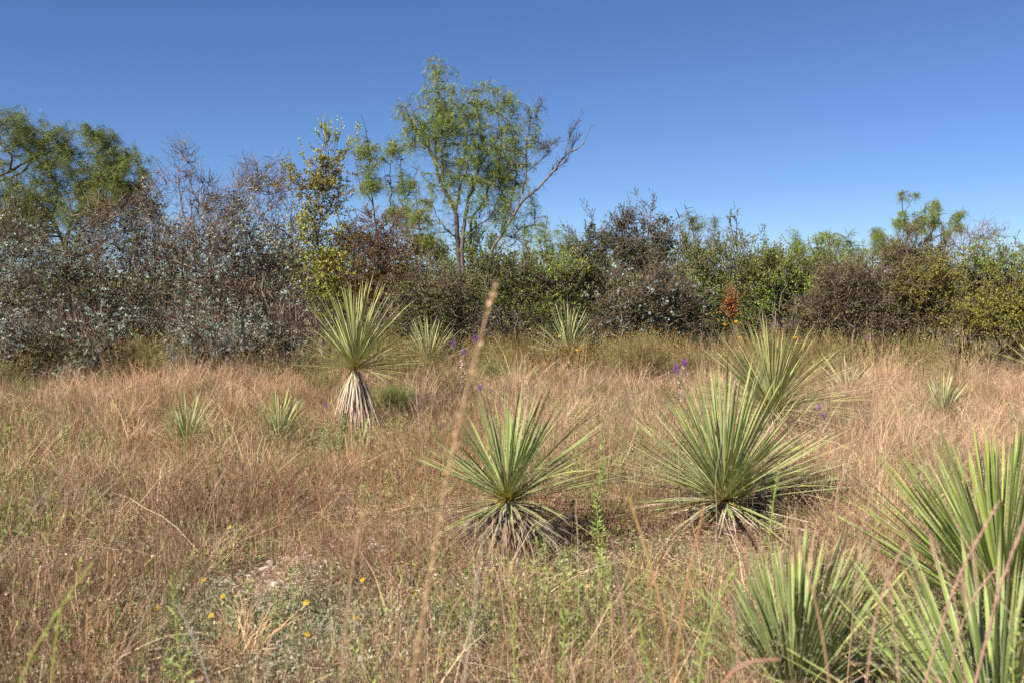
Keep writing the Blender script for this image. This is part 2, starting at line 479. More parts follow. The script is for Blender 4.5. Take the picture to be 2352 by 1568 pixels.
def mesquite(name, label, group, Y, limbs, lobes, seed, n_twig, n_leaf, cols=MESQ, pairs=7, base_px=None, leafL=(0.06, 0.13), clump=0.3, cat='tree', wl=0.011, wh=0.0017, deep=0.8, nc=None, bark=BARKM, bare_on=()):
    """limbs: list of (list of picture points with optional depth shift, r0, r1)"""
    rng = np.random.default_rng(seed)
    base = ground_x(base_px if base_px is not None else limbs[0][0][0][0], Y)
    root = empty(name, base, label, cat, group)
    sk = []
    for li, (pts, r0, r1) in enumerate(limbs):
        W = np.array([at(p[0], p[1], Y + (p[2] if len(p) > 2 else 0)) for p in pts])
        m = max(6, len(pts) * 5)
        P = spline(W, m)
        P[1:-1] += rng.normal(size=P[1:-1].shape) * 0.008
        sk.append(P[m // 4:] if li == 0 else P)
        g = Geo(); R = np.linspace(1, 0, m) ** 0.8 * (r0 - r1) + r1
        R = R * 0.72 * (1 + 0.12 * np.sin(np.arange(m) * 1.9 + li))
        c = pick(rng, bark, 1, 0.05)[0]
        tubes(g, P[None], R[None], c * np.exp(rng.normal(0, 0.12, (1, m, 1))), 8)
        g.build('trunk' if li == 0 else 'limb', M_bark, root, base, smooth=True)
    skel = np.concatenate(sk)
    tw = Geo(); lf = Geo()
    # side branches
    n1 = max(8, n_twig // 9)
    T1 = lobe_points(rng, lobes, Y, n1, deep=deep, clump=0.3, nc=n1)
    i = attach(rng, skel, None, T1, 4.0); A = skel[i]
    d = T1 - A
    ctrl = A + d * 0.45 + np.array([0, 0, 0.12]) * np.linalg.norm(d, axis=1, keepdims=True)
    B1 = curve(A, T1, ctrl, 8, rng, 0.022)
    tubes(tw, B1, np.linspace(0.013, 0.004, 8)[None] * rng.uniform(0.6, 1.1, n1)[:, None], pick(rng, bark, n1, 0.15), 4)
    skel = np.concatenate([skel, B1[:, 1:].reshape(-1, 3)])
    T2 = lobe_points(rng, lobes, Y, n_twig, deep=deep, clump=clump, nc=nc)
    i = attach(rng, skel, None, T2, 3.0); A = skel[i]
    d = T2 - A; Ld = np.linalg.norm(d, axis=1, keepdims=True)
    ctrl = A + d * 0.5 + np.array([0, 0, 0.1]) * Ld
    B2 = curve(A, T2, ctrl, 5, rng, 0.035)
    tubes(tw, B2, np.linspace(0.005, 0.0022, 5)[None] * np.ones((len(B2), 1)), pick(rng, bark, len(B2), 0.2))
    if bare_on:      # bare side shoots on the limbs that carry few leaves
        for li in bare_on:
            for lo_, up_ in ((.10, .34), (.05, .16)):
                Bq = child(sk[li][None, ::2], 13, (.25, 1), (lo_, up_), .75, .35, 5, rng, .03)
                tubes(tw, Bq, np.linspace(.0045, .002, 5)[None] * np.ones((len(Bq), 1)), pick(rng, bark, len(Bq), .2))
                Br = child(Bq, 3, (.3, 1), (.03, .12), .8, .2, 3, rng, .03)
                tubes(tw, Br, np.linspace(.0028, .0015, 3)[None] * np.ones((len(Br), 1)), pick(rng, bark, len(Br), .2))
    # leaves hang from the outer half of every twig
    m = n_leaf // len(B2) + 1
    idx = np.repeat(np.arange(len(B2)), m)[:n_leaf]
    t = rng.uniform(0.35, 1, len(idx)) * 4; i0 = np.minimum(t.astype(int), 3); f = (t - i0)[:, None]
    pos = B2[idx, i0] * (1 - f) + B2[idx, i0 + 1] * f + rng.normal(size=(len(idx), 3)) * 0.012
    d = nrm(rdir(rng, len(idx)) + np.array([0, 0, 0.15]))
    cl = np.asarray(cols) 
    feather(lf, pos, d, rng, rng.uniform(leafL[0], leafL[1], len(idx)), cl, pairs, wl, wh)
    o = tw.build('twigs', M_bark, root, base); o['kind'] = 'stuff'
    o = lf.build('foliage', M_leaf, root, base); o['kind'] = 'stuff'
    return root

GM = 'mesquite trees rising out of the brush'
def big(pts):   # picture points read off the enlarged crown
    return [(882 + p[0] * .25, 196 + p[1] * .25) + tuple(p[2:]) for p in pts]
mesquite('mesquite_tree', 'tallest feathery green mesquite tree with several grey trunks, centre of the thicket', GM, 18.5, [
    (big([(720,2420),(705,2000),(680,1500),(660,1170),(580,1010),(500,850),(470,700),(400,560),(340,440),(240,330),(190,200)]), .085, .012),
    (big([(735,2400),(720,1900),(715,1500),(735,1250),(765,1080),(830,930),(880,740),(960,620,.2),(1060,480,.3),(1190,260,.3)]), .07, .01),
    (big([(750,2400),(800,1800,.1),(800,1400,.2),(805,1200,.25),(900,1120,.3),(960,950,.4),(1030,760,.5),(1100,560,.5),(1050,300,.5),(1040,60,.5)]), .045, .008),
    (big([(850,2400),(960,1700,-.2),(990,1500,-.2),(1100,1340,-.25),(1190,1200,-.3),(1270,1060,-.3),(1400,960,-.3),(1540,820,-.3),(1660,640,-.3),(1830,550,-.35),(1890,390,-.35)]), .06, .008),
    (big([(660,1170),(675,1020,-.1),(700,900,-.15),(770,770,-.2),(750,600,-.2),(765,400,-.2),(735,230,-.2),(800,60,-.2)]), .04, .007),
    (big([(540,900),(530,700,.1),(560,500,.15),(590,260,.2),(620,150,.2),(670,-60,.2)]), .035, .007),
    (big([(480,720),(475,500,-.1),(520,330,-.1),(505,100,-.1),(495,-60,-.1),(520,-220,-.1)]), .03, .006),
    (big([(1190,1200,-.3),(1150,1100,-.2),(1210,900,-.1),(1210,700,0),(1190,480,0)]), .032, .007),
    (big([(1270,1000,-.3),(1310,800,-.3),(1300,560,-.2),(1340,400,-.2),(1330,220,-.2)]), .025, .006),
    (big([(1325,430,-.2),(1380,340,-.2),(1440,165,-.2)]), .012, .005),
    (big([(1300,730,-.3),(1400,620,-.4),(1580,520,-.5)]), .013, .005),
    (big([(1310,790,-.3),(1400,730,-.2),(1520,600,-.2)]), .011, .005),
    (big([(1665,640,-.3),(1700,500,-.3),(1760,370,-.3)]), .011, .005),
    (big([(1600,740,-.3),(1690,620,-.2),(1780,490,-.2)]), .009, .004),
    (big([(1480,880,-.3),(1560,800,-.2),(1660,700,-.2)]), .010, .004),
    (big([(1100,1340,-.25),(1130,1100,0),(1080,990,.1),(1130,860,.2)]), .02, .006),
    (big([(705,1500),(800,1330,.3),(980,1220,.4),(1070,1010,.5),(1100,880,.5)]), .02, .006),
    (big([(1040,1400,-.2),(1200,1380,-.1),(1240,1320,0),(1390,1290,0)]), .014, .005),
    (big([(660,1400),(560,1320,-.2),(480,1200,-.2),(440,1080,-.2)]), .02, .006),
    (big([(350,450),(280,270),(200,100,.1)]), .012, .005),
    (big([(440,660),(370,480,.2),(430,250,.3),(360,40,.3)]), .014, .005),
], [  # x, y, rx, ry, weight
    (975,310,55,50,1.2),(930,280,28,34,.8),(1010,240,48,55,1.1),(1008,165,34,40,.7),(985,150,20,22,.25),(1030,300,50,60,1.0),
    (1100,250,55,60,1.1),(1130,225,60,35,.6),(1180,215,28,24,.35),(1120,330,65,70,1.3),(1175,310,35,60,.9),(1135,400,60,60,1.5),(1165,430,40,60,1.3),
    (1060,380,45,55,.8),(1040,430,45,40,.5),(1210,330,28,55,.35),(1235,280,22,36,.25),(1265,330,34,30,.15),(1320,345,26,22,.12),
    (1160,510,65,35,.5),(1215,470,30,40,.5),(975,460,32,50,.6),(1100,470,50,30,.5),(1080,520,50,35,.5),(1005,520,50,40,.7),(1000,430,40,40,.6),(1190,560,50,30,.4),(940,330,24,30,.4)],
    11, 1700, 16000, pairs=5, wl=.0145, wh=.0029, base_px=1062, leafL=(.07,.15), clump=.5, nc=300, bare_on=(3, 8, 9, 10, 11, 12, 13, 14, 15, 17))

mesquite('mesquite_tree', 'broad spreading mesquite tree with dark limbs at the left edge, above the silver bushes', GM, 23, [
    ([(150,800),(148,650),(150,560),(165,500),(215,440),(240,400),(290,370)], .10, .02),
    ([(150,570),(120,500,.4),(135,440,.4),(110,390,.4),(60,345,.5),(30,300,.5)], .06, .015),
    ([(165,500),(255,480,-.3),(330,455,-.3),(370,440,-.3)], .05, .012),
    ([(-160,700,.5),(-90,480,.5),(-30,420,.2),(10,400),(60,375),(100,345),(150,330)], .09, .015),
    ([(-30,422,.2),(30,408,.2),(55,395,.3),(75,365,.4),(140,340,.4)], .05, .012),
    ([(222,430),(232,400),(225,350,.2),(260,320,.2)], .03, .01),
    ([(20,395),(30,360,-.3),(-10,320,-.3),(-30,290,-.3)], .04, .012),
    ([(300,455,-.3),(330,410,0),(320,380,.1)], .025, .01)],
    [(10,310,75,50,1.3),(70,310,60,36,1.2),(130,310,50,30,1.0),(20,270,40,24,.6),(130,355,50,32,1.1),(180,360,40,26,.6),(225,335,42,26,1.0),(275,345,38,24,1.1),(230,385,45,26,1.2),(300,370,34,30,1.0),
     (290,430,46,28,1.2),(330,400,26,18,.4),(210,420,40,25,.6),(195,500,60,36,.7),(260,480,50,30,1.0),(330,460,34,24,.6),(20,470,50,30,.8),(20,540,60,30,.9),(75,480,24,34,.5),(-60,380,60,60,1),(140,470,30,25,.3),(330,490,40,36,.9),(-20,500,50,60,.8),(270,390,54,44,.9),(170,400,60,34,.9),(250,440,70,40,1.3),(60,440,80,40,1.2),(40,500,90,40,1.2),(100,360,60,30,1),(180,460,60,30,1.1),(90,560,80,30,.8),(230,300,40,20,.4)],
    12, 2000, 27000, cols=[(.13,.18,.035),(.17,.215,.04),(.09,.13,.04),(.23,.23,.045)], bark=[(.09,.07,.055),(.13,.10,.08)], pairs=4, base_px=150, leafL=(.11,.22), wl=.023, wh=.0042, clump=.5, nc=300)

mesquite('mesquite_tree', 'slender mesquite sapling just left of the tallest tree, top fading to bare twigs', GM, 21, [
    ([(880,800),(872,650),(865,540),(858,470),(845,420),(850,360),(842,300),(828,262)], .04, .006),
    ([(865,540),(890,500),(900,440,.1),(895,390,.1),(905,335,.1)], .025, .006),
    ([(930,800),(935,560),(932,450),(915,400),(925,350)], .03, .006),
    ([(858,470),(825,420,-.1),(815,360,-.1)], .018, .005),
    ([(932,460),(950,410,.1),(965,380,.1)], .018, .005)],
    [(843,330,20,45,1.2),(825,370,26,40,.9),(870,385,26,40,.8),(850,420,34,30,1),(905,365,26,40,.9),(935,390,24,40,1),(905,420,26,30,.8),(960,430,26,40,1),(930,480,40,30,.8),(840,480,40,25,.5),(900,500,40,30,.6)],
    13, 600, 4200, pairs=5, base_px=885, leafL=(.08,.16), wl=.015, wh=.003, clump=.34)

def small_mesq(label, Y, lobes, seed, nt, nl, cols, trunks, **kw):
    return mesquite('mesquite_tree', label, GM, Y, trunks, lobes, seed, nt, nl, cols=cols, **kw)

small_mesq('bright green low mesquite to the right of the tallest tree trunk', 23,
    [(1260,560,60,40,1.3),(1220,540,36,34,.8),(1300,570,45,40,1.2),(1255,515,26,20,.4),(1285,515,18,20,.3),(1200,600,50,40,1),(1290,620,60,40,1)], 14, 600, 4400, MESQ_BRIGHT,
    [([(1262,780),(1260,680),(1262,600),(1250,540),(1258,500)], .05, .01), ([(1262,650),(1300,590),(1310,550)], .03, .008), ([(1262,640),(1215,590),(1205,545)], .03, .008)], pairs=5, wl=.014, wh=.0026)
small_mesq('yellow-green feathery mesquite branch low in front of the tall grey trunks', 17.2,
    [(975,560,40,30,1),(1000,585,40,25,1.1),(960,520,35,35,.8),(1010,620,25,20,.4),(960,470,26,30,.5)], 15, 300, 2600, [(.22,.26,.04),(.30,.28,.05),(.14,.20,.04)],
    [([(985,800),(990,680),(980,600),(965,540),(960,490)], .03, .007), ([(984,640),(1010,600),(1015,575)], .016, .006)], pairs=7)
small_mesq('pale olive mesquite with thin open crown behind the thorny dark bush', 20.5,
    [(1590,500,36,26,.8),(1620,515,40,26,.8),(1575,545,30,36,.6),(1650,550,46,36,.8),(1610,580,60,36,.8),(1560,490,18,18,.3)], 16, 460, 2700, [(.17,.20,.07),(.22,.23,.10),(.12,.15,.06)],
    [([(1610,790),(1608,650),(1600,570),(1590,520),(1575,480)], .04, .008), ([(1606,600),(1640,545),(1645,510)], .025, .007), ([(1600,590),(1565,540),(1560,500)], .02, .006), ([(1612,640),(1670,570),(1700,530)], .02, .006)], pairs=4, wl=.011, wh=.0022)
small_mesq('round-topped green mesquite left of the pair on the right skyline', 27,
    [(1825,560,30,30,1),(1830,600,36,26,1),(1800,600,30,26,.7),(1775,590,30,26,.6)], 17, 300, 2600, MESQ_BRIGHT,
    [([(1825,770),(1822,660),(1828,600),(1826,550)], .05, .012), ([(1822,650),(1795,600),(1785,580)], .03, .01)], pairs=4, wl=.017, wh=.0034, leafL=(.09,.17))
small_mesq('dense fresh green mesquite in the middle of the right skyline', 27,
    [(1880,560,36,30,1),(1920,560,40,30,1.1),(1955,560,36,28,1),(1910,610,60,36,1.4),(1965,600,34,30,.8)], 18, 450, 3800, MESQ_BRIGHT,
    [([(1915,775),(1915,660),(1900,600),(1885,560)], .06, .012), ([(1914,660),(1945,600),(1955,560)], .04, .01)], pairs=4, wl=.017, wh=.0034, leafL=(.09,.17))
small_mesq('small round green mesquite at the foot of the tufted tree on the right', 25,
    [(2025,545,30,24,1),(2035,575,36,26,1),(2005,580,24,20,.6)], 19, 260, 2200, MESQ,
    [([(2030,780),(2030,650),(2028,590),(2026,555)], .05, .012)], pairs=4, wl=.016, wh=.003, leafL=(.08,.16))
small_mesq('open mesquite with separate leafy tufts on bare limbs, highest on the right skyline', 23, 
    [(2078,452,16,12,.55),(2068,478,12,16,.4),(2106,450,17,12,.55),(2068,505,16,15,.4),(2096,510,32,22,.9),(2125,500,26,18,.6),(2150,478,17,18,.8),(2140,500,18,14,.5),(2200,500,24,17,.8),(2188,525,30,14,.6),(2155,512,14,10,.3),(2120,540,40,14,.4)], 20, 420, 3900, MESQ,
    [([(2125,790),(2120,660),(2105,580),(2080,530),(2076,490),(2068,450)], .06, .01), ([(2076,490),(2090,465),(2105,450)], .015, .006),
     ([(2112,610),(2120,560),(2140,535),(2160,500),(2150,470)], .03, .008), ([(2120,560),(2160,540),(2190,530),(2200,500)], .03, .008), ([(2085,540),(2100,520),(2110,495)], .02, .006)], pairs=5, wl=.014, wh=.0028, leafL=(.07,.14), clump=.45)
small_mesq('green mesquite tufts cut by the right edge of the view', 24,
    [(2330,558,18,14,.8),(2365,560,24,16,1),(2330,580,16,14,.5),(2400,590,50,40,1.4)], 21, 260, 2000, MESQ,
    [([(2380,790),(2380,680),(2375,600),(2368,560)], .05, .01), ([(2376,620),(2350,585),(2332,555)], .02, .007)], pairs=4, wl=.015, wh=.003)

# thicket, back layers first
GS = 'silver-leaved bushes along the left of the thicket'
woody('silver_bush', 'silver-leaved bush at the far left edge, under the spreading mesquite', 'bush', GS, 15.0, 10, [(0,590,110,90,1),(60,700,120,120,1.2),(-60,700,90,130,1),(40,520,80,30,.3)], 'silver', 101, 9, 1.25)
woody('silver_bush', 'large silver-leaved bush with leafy shoots standing before the spreading mesquite', 'bush', GS, 15.6, 230, [(200,600,110,80,1),(250,510,90,60,.6),(290,650,110,120,1.3),(330,560,80,90,.9),(345,440,40,60,.35),(200,740,120,90,1)], 'silver', 102, 10, 1.5)
woody('silver_bush', 'thick silver-leaved bush left of the yellow-green bush, reaching the grass', 'bush', GS, 15.0, 520, [(470,590,90,90,1),(560,560,90,80,1),(500,720,110,110,1.3),(610,700,90,100,1.2),(540,480,60,40,.4),(640,600,60,80,.8)], 'silver', 103, 10, 1.6)
woody('silver_bush', 'low blue-grey bush in the shade at the bottom left of the thicket', 'bush', GS, 13.4, 130, [(130,800,110,80,1),(50,810,80,70,1),(220,800,70,70,.8)], 'silver', 104, 7, .8)
woody('silver_bush', 'low silver-leaved bush sprawling over grass right of the pale green tuft', 'bush', GS, 13.5, 520, [(470,810,70,65,1),(590,800,90,70,1.2),(660,780,50,70,.8)], 'silver', 105, 7, .9)
GB = 'leafless thorny bushes on the skyline'
woody('bare_bush', 'tallest leafless thorny bush, grey-brown spire left of the other bare top', 'bush', GB, 16.8, 440, [(425,360,32,48,.7),(445,420,44,60,1),(470,480,60,60,.9),(430,560,60,80,.8)], 'bare', 106, 8, 1.15)
woody('bare_bush', 'leafless bush with a wide fan of thin upright twigs left of the yellow-green bush', 'bush', GB, 16.8, 600, [(575,420,40,60,.8),(620,420,44,60,.9),(600,500,80,60,1.2),(650,490,40,60,.7),(540,470,40,50,.5)], 'bare', 107, 9, 1.25)
woody('bare_bush', 'short bare twiggy bush between the spreading mesquite and the tallest bare bush', 'bush', GB, 17.2, 350, [(355,440,36,50,.8),(345,520,50,60,1)], 'bare', 108, 6, .6)
woody('bare_tree', 'leafless crooked grey tree on the skyline near the right edge', 'tree', None, 21, 2250, [(2250,545,50,36,1),(2290,560,36,36,.8),(2210,560,40,36,.7),(2180,580,60,30,.6)], 'bare', 109, 7, .75, stem_r=.03)
woody('yellow_bush', 'tall bush with sparse yellow-green leaves between bare twigs and the slender mesquite', 'bush', None, 16.6, 735, [(745,380,28,50,.9),(778,370,18,45,.6),(705,420,34,40,.7),(760,450,48,50,1),(710,510,46,60,1),(755,570,50,70,1),(770,660,60,70,.9),(690,640,40,80,.7)], 'yellow', 110, 8, 1.7, mix=[([(.42,.38,.05),(.48,.42,.07),(.26,.32,.04)], .45, 1.1)])
woody('rust_bush', 'rust-brown twiggy bush between the slender mesquite and the tallest tree', 'bush', None, 16.4, 880, [(830,540,60,50,.8),(900,560,70,55,1.1),(860,630,80,70,1.2),(945,620,50,70,.9),(820,700,50,60,.5)], 'rust', 111, 9, 1.4)
woody('grey_bush', 'grey-brown thorny bush at the foot of the tall grey trunks', 'bush', None, 15.8, 1010, [(960,680,70,60,1),(1040,700,70,70,1),(1000,740,90,50,1),(920,740,50,50,.7)], 'grey', 112, 9, 1.15, mix=[([(.13,.18,.04),(.20,.24,.05)], .18, 1.2)])
woody('olive_bush', 'dark olive bush just right of the tall grey trunks, behind the tall plume', 'bush', None, 16.6, 1160, [(1130,620,50,50,.8),(1160,680,70,60,1.2),(1200,650,60,60,1.1),(1100,700,50,50,.8)], 'olive', 113, 9, 1.15)
woody('olive_bush', 'yellow-flecked olive bush behind the far yucca with the orange blossom', 'bush', None, 16.4, 1290, [(1280,640,70,50,1.1),(1300,700,80,60,1.2),(1240,720,60,50,1),(1330,640,40,50,.7)], 'olive', 114, 9, 1.25, mix=[([(.25,.30,.04),(.32,.34,.05)], .15, 1.3)])
woody('dark_bush', 'narrow dark-leaved bush with upright shoots left of the thorny skyline bush', 'bush', None, 16.8, 1360, [(1355,540,16,36,.8),(1335,560,18,30,.6),(1385,560,20,40,.7),(1360,600,50,40,1.2),(1370,660,50,60,1)], 'dark', 115, 8, .95)
woody('dark_bush', 'spiky near-black thorn bush, highest point right of the tallest tree', 'bush', None, 16.6, 1450, [(1408,490,16,36,.8),(1440,510,22,36,.8),(1475,520,20,36,.7),(1510,510,26,28,.7),(1420,560,36,50,1),(1480,580,50,50,1.1),(1530,560,30,50,.7),(1450,650,80,60,1)], 'dark', 116, 10, 1.35)
woody('grey_bush', 'grey thorny bush with a few silver leaf stars below the spiky thorn bush', 'bush', None, 15.6, 1470, [(1430,700,70,60,1),(1500,680,70,70,1),(1400,750,50,40,.7),(1560,720,60,60,.9)], 'grey', 117, 9, 1.25, mix=[([(.36,.43,.38),(.28,.36,.32)], .09, 1.8)])
woody('olive_bush', 'wide olive bush under the pale olive mesquite', 'bush', None, 16.4, 1640, [(1600,620,60,50,1),(1660,620,60,60,1),(1640,700,90,70,1.3),(1690,560,30,50,.5),(1580,700,60,70,.9)], 'olive', 118, 10, 1.45, mix=[([(.22,.17,.10),(.26,.20,.13)], .25, .9)])
woody('olive_bush', 'brown-green bush left of the bright yellow-green leaves', 'bush', None, 16.0, 1740, [(1740,620,50,40,.8),(1750,680,60,60,1.1),(1720,740,60,40,.8)], 'olive', 119, 8, 1.0)
woody('green_bush', 'bush with large bright yellow-green leaves between olive and purple-grey bushes', 'bush', None, 15.8, 1800, [(1795,640,46,36,1.2),(1825,655,36,30,.8),(1770,660,36,30,.6),(1800,700,50,30,.5)], 'green', 120, 7, .6)
woody('grey_bush', 'purple-grey mound of dense bare twigs right of the bright green leaves', 'bush', None, 15.3, 1930, [(1900,660,60,45,1.1),(1960,660,70,50,1.1),(1930,720,100,60,1.4),(2030,700,60,60,1),(1850,720,50,50,.8)], 'grey', 121, 11, 1.7)
woody('grey_bush', 'brown twiggy bush below the tufted mesquite on the right', 'bush', None, 17.5, 2090, [(2060,600,60,36,1),(2120,590,70,40,1),(2150,640,60,40,.8)], 'grey', 122, 8, .9)
woody('gold_bush', 'golden-olive bush with a flat leafy top on the right of the purple-grey mound', 'bush', None, 15.2, 2120, [(2080,650,60,34,1),(2150,650,60,36,1.1),(2110,690,80,40,1),(2170,720,60,50,.6)], 'gold', 123, 9, 1.25)
woody('gold_bush', 'yellowest bush, low and leafy at the right edge behind the straw grass', 'bush', None, 14.6, 2280, [(2260,740,60,50,1.1),(2320,720,60,60,1.1),(2380,740,60,60,1),(2220,770,40,30,.6)], 'gold', 124, 9, 1.2, mix=[([(.27,.21,.03),(.24,.19,.03)], .2, 1.0)])
woody('olive_bush', 'tall olive-green bush at the right edge above the yellowest bush', 'bush', None, 15.8, 2290, [(2240,640,60,46,1),(2310,630,60,50,1.1),(2380,650,60,60,1),(2270,690,70,40,1)], 'olive', 125, 10, 1.3, mix=[([(.16,.24,.05),(.22,.30,.06)], .15, 1.4)])
woody('rust_plant', 'small orange-rust dead plant standing before the olive bush', 'plant', None, 14.6, 1682, [(1682,692,6,30,1),(1678,730,9,22,.8)], 'rust', 126, 3, .08, mix=[([(.50,.16,.04),(.42,.14,.04)], .9, 1.2)], spread=.05, stem_r=.006)

for (px, lobes_, spc, sd, lab) in [
    (110, [(60,560,100,60,1),(180,580,90,60,1),(120,640,120,70,1)], 'olive', 140, 'olive bush in shadow behind the silver bushes, below the spreading mesquite'),
    (350, [(330,560,90,60,1),(420,590,80,60,1),(380,650,120,60,1)], 'olive', 141, 'brown-green bush behind the silver bushes, under the tallest leafless spire'),
    (590, [(540,560,80,60,1),(640,580,80,70,1),(590,640,120,70,1)], 'grey', 142, 'dense brown bush behind the silver bushes, under the fan of thin upright twigs'),
    (800, [(760,620,70,60,1),(830,640,80,60,1),(900,620,70,50,.8)], 'olive', 143, 'olive bush directly behind the tall yucca crown'),
    (1090, [(1050,590,70,50,1),(1130,600,70,50,1),(1090,650,100,50,1)], 'green', 144, 'mid-green bush filling the gap around the tall grey trunks'),
    (1540, [(1480,600,80,50,1),(1570,590,80,50,1),(1530,650,100,60,1)], 'olive', 145, 'olive bush behind the spiky thorn bush and the rust plant'),
    (1850, [(1800,610,80,40,1),(1900,620,90,40,1)], 'olive', 146, 'olive bush behind the purple-grey mound, below the fresh green mesquite')]:
    woody('back_bush', lab, 'bush', None, 19.6 if sd == 144 else 17.8, px, lobes_, spc, sd, 7, .72)

# brush far behind that reads as one mass
def distant_brush():
    rng = np.random.default_rng(55)
    g = Geo(); tw = Geo()
    n = 320
    Y = 23 + 50 * rng.random(n) ** 1.7; X = rng.uniform(-0.72, 0.72, n) * Y
    for x, y in zip(X, Y):
        h = rng.uniform(1.4, 2.7); r = rng.uniform(1.0, 2.4)
        m = 270
        c = np.array([x, y, h * 0.52])
        cc = c + rdir(rng, 22) * rng.random((22, 1)) ** .4 * np.array([r, r, h * .5])
        p = cc[rng.integers(22, size=m)] + rng.normal(size=(m, 3)) * 0.26
        p[:, 2] = np.abs(p[:, 2])
        cols = [MESQ, SPECIES['olive']['leaf'], SPECIES['olive']['leaf'], SPECIES['grey']['leaf']][rng.integers(4)]
        leaflets(g, p, rdir(rng, m), rng.uniform(.0016, .0034, m) * y, rng.uniform(.0005, .0009, m) * y, pick(rng, cols, m, .3), rng)
        A = np.repeat(np.array([[x, y, 0]]), 14, 0) + rng.normal(size=(14, 3)) * .2; B = cc[:14]
        tubes(tw, curve(A, B, (A + B) / 2, 4, rng, .04), np.linspace(.03, .01, 4)[None] * np.ones((14, 1)), pick(rng, BARKM, 14))
    V, Q, T, C = tw.arrays(); g.add(V, Q, T, C)
    o = g.build('distant_brush', M_leaf); o['kind'] = 'stuff'
    o['label'] = 'far scrub showing through the gaps of the thicket'
distant_brush()

# understory: low leafy and twiggy tangle filling the foot of the thicket
def understory():
    rng = np.random.default_rng(56)
    g = Geo()
    n = 6500
    Y = 13.6 + 13 * rng.random(n) ** 1.5; X = rng.uniform(-.62, .62, n) * Y
    k_ = Y > 14.5 + .8 * np.sin(X * .9 + 1) + .5 * np.sin(X * 2.3); Y, X = Y[k_], X[k_]; n = len(Y)
    px, _ = to_px(X, Y)
    A = np.stack([X, Y, gz(X, Y)], -1)
    h = rng.uniform(.15, 1.0, n) * np.clip((Y - 13.4) / 2.2, .25, 1)
    B = A + np.stack([rng.normal(0, .18, n), rng.normal(0, .18, n), h], -1)
    P = curve(A, B, (A + B) / 2 + rng.normal(size=A.shape) * .05, 5, rng, .05)
    ribbons(g, P, np.linspace(.0045, .002, 5)[None] * np.ones((n, 1)), nrm(np.cross(P[:, -1] - P[:, 0], rdir(rng, n))), pick(rng, SPECIES['grey']['bark'], n, .3))
    C3 = child(P, 3, (.3, 1), (.06, .2), .8, .2, 3, rng, .04)
    ribbons(g, C3, np.linspace(.003, .0015, 3)[None] * np.ones((len(C3), 1)), nrm(np.cross(C3[:, 2] - C3[:, 0], rdir(rng, len(C3)))), pick(rng, SPECIES['grey']['bark'], len(C3), .3))
    m = 4
    idx = np.repeat(np.arange(len(C3)), m); f = rng.random((len(idx), 1))
    pos = C3[idx, 1] * (1 - f) + C3[idx, 2] * f
    leaflets(g, pos, rdir(rng, len(idx)), rng.uniform(.014, .026, len(idx)), .0055, pick(rng, SPECIES['olive']['leaf'] + [(.22,.15,.09),(.12,.14,.05)], len(idx), .25), rng)
    o = g.build('undergrowth', M_leaf); o['kind'] = 'stuff'
    o['label'] = 'low twiggy undergrowth between and under the bushes'
understory()

# ------------------------------------------------------------------ yuccas
def yleaf_geo(rng, bend, dry=False, fibres=0, k=8, width=0.0095, twist=0.0, tipdry=0.94, green=(.13,.20,.055), yell=0.0, grey=1.0):
    """leaf of length 1 along +Z, channelled towards +Y, bending to -Y"""
    t = np.linspace(0, 1, k)
    w = (1.0 if dry else 1.0) * width * np.interp(t, [0, .05, .15, .5, .85, 1], [1.3, .75, .85, 1.0, .66, .04])
    if dry: w = w * (1 + .2 * rng.normal(size=k))
    cx = .01 * np.sin(t * 3 + rng.uniform(0, 6)) * (3 if dry else 1)
    cy = -bend * t ** 2.0
    cz = np.sqrt(np.maximum(1 - (2 * bend * t * .55) ** 2, .2)) * t if bend < .8 else t * (1 - .25 * t)
    xs = np.array([-1, -.72, 0, .72, 1.0]); ch = .35 if not dry else .6
    a = twist * t
    V = np.zeros((k, 5, 3))
    for j, x in enumerate(xs):
        lx = x * w; ly = ch * np.abs(x) * w
        V[:, j, 0] = cx + lx * np.cos(a) - ly * np.sin(a)
        V[:, j, 1] = cy + lx * np.sin(a) + ly * np.cos(a)
        V[:, j, 2] = cz
    C = np.zeros((k, 5, 3))
    if dry:
        base = np.array([.66, .55, .43]); tip = np.array([.42, .33, .26])
        base = base * grey; tip = tip * grey
        C[:] = (base * (1 - t[:, None]) + tip * t[:, None])[:, None] * np.exp(rng.normal(0, .08, (k, 1, 1)))
        C[:, [0, 4]] *= 1.15
    else:
        gcol = np.array(green)
        yel = np.array([.36, .32, .07])
        for i in range(k):
            c = gcol * (1 + .25 * t[i])
            if t[i] < .02: c = np.array([.62, .47, .12])
            elif t[i] < .16: c = gcol * .5 + yel * .5
            c = c * (1 - yell * t[i] ** 2) + yel * yell * t[i] ** 2
            if t[i] > tipdry: c = np.array([.20, .12, .07])
            C[i] = c
            C[i, [0, 4]] = np.array([.60, .55, .42]) if t[i] > .02 else c
            C[i, [1, 3]] = c
    i = np.arange(k - 1)[:, None] * 5 + np.arange(4)[None]
    g = Geo(); g.add(V, np.stack([i, i + 1, i + 6, i + 5], -1), c=C)
    if fibres:
        n = fibres
        ii = rng.integers(1, k - 2, n); sd = rng.integers(0, 2, n) * 4
        A = V[ii, sd]
        out = np.stack([np.where(sd == 0, -1, 1) * 1.0, rng.normal(0, .8, n), rng.normal(.3, .8, n)], -1)
        B = A + nrm(out) * rng.uniform(.02, .06, n)[:, None]
        P = curve(A, B, (A + B) / 2 + rng.normal(size=A.shape) * .02, 4, rng, .12)
        ribbons(g, P, np.full((n, 4), .0006), nrm(np.cross(out, rdir(rng, n))), np.array([.55, .5, .42]))
    return g

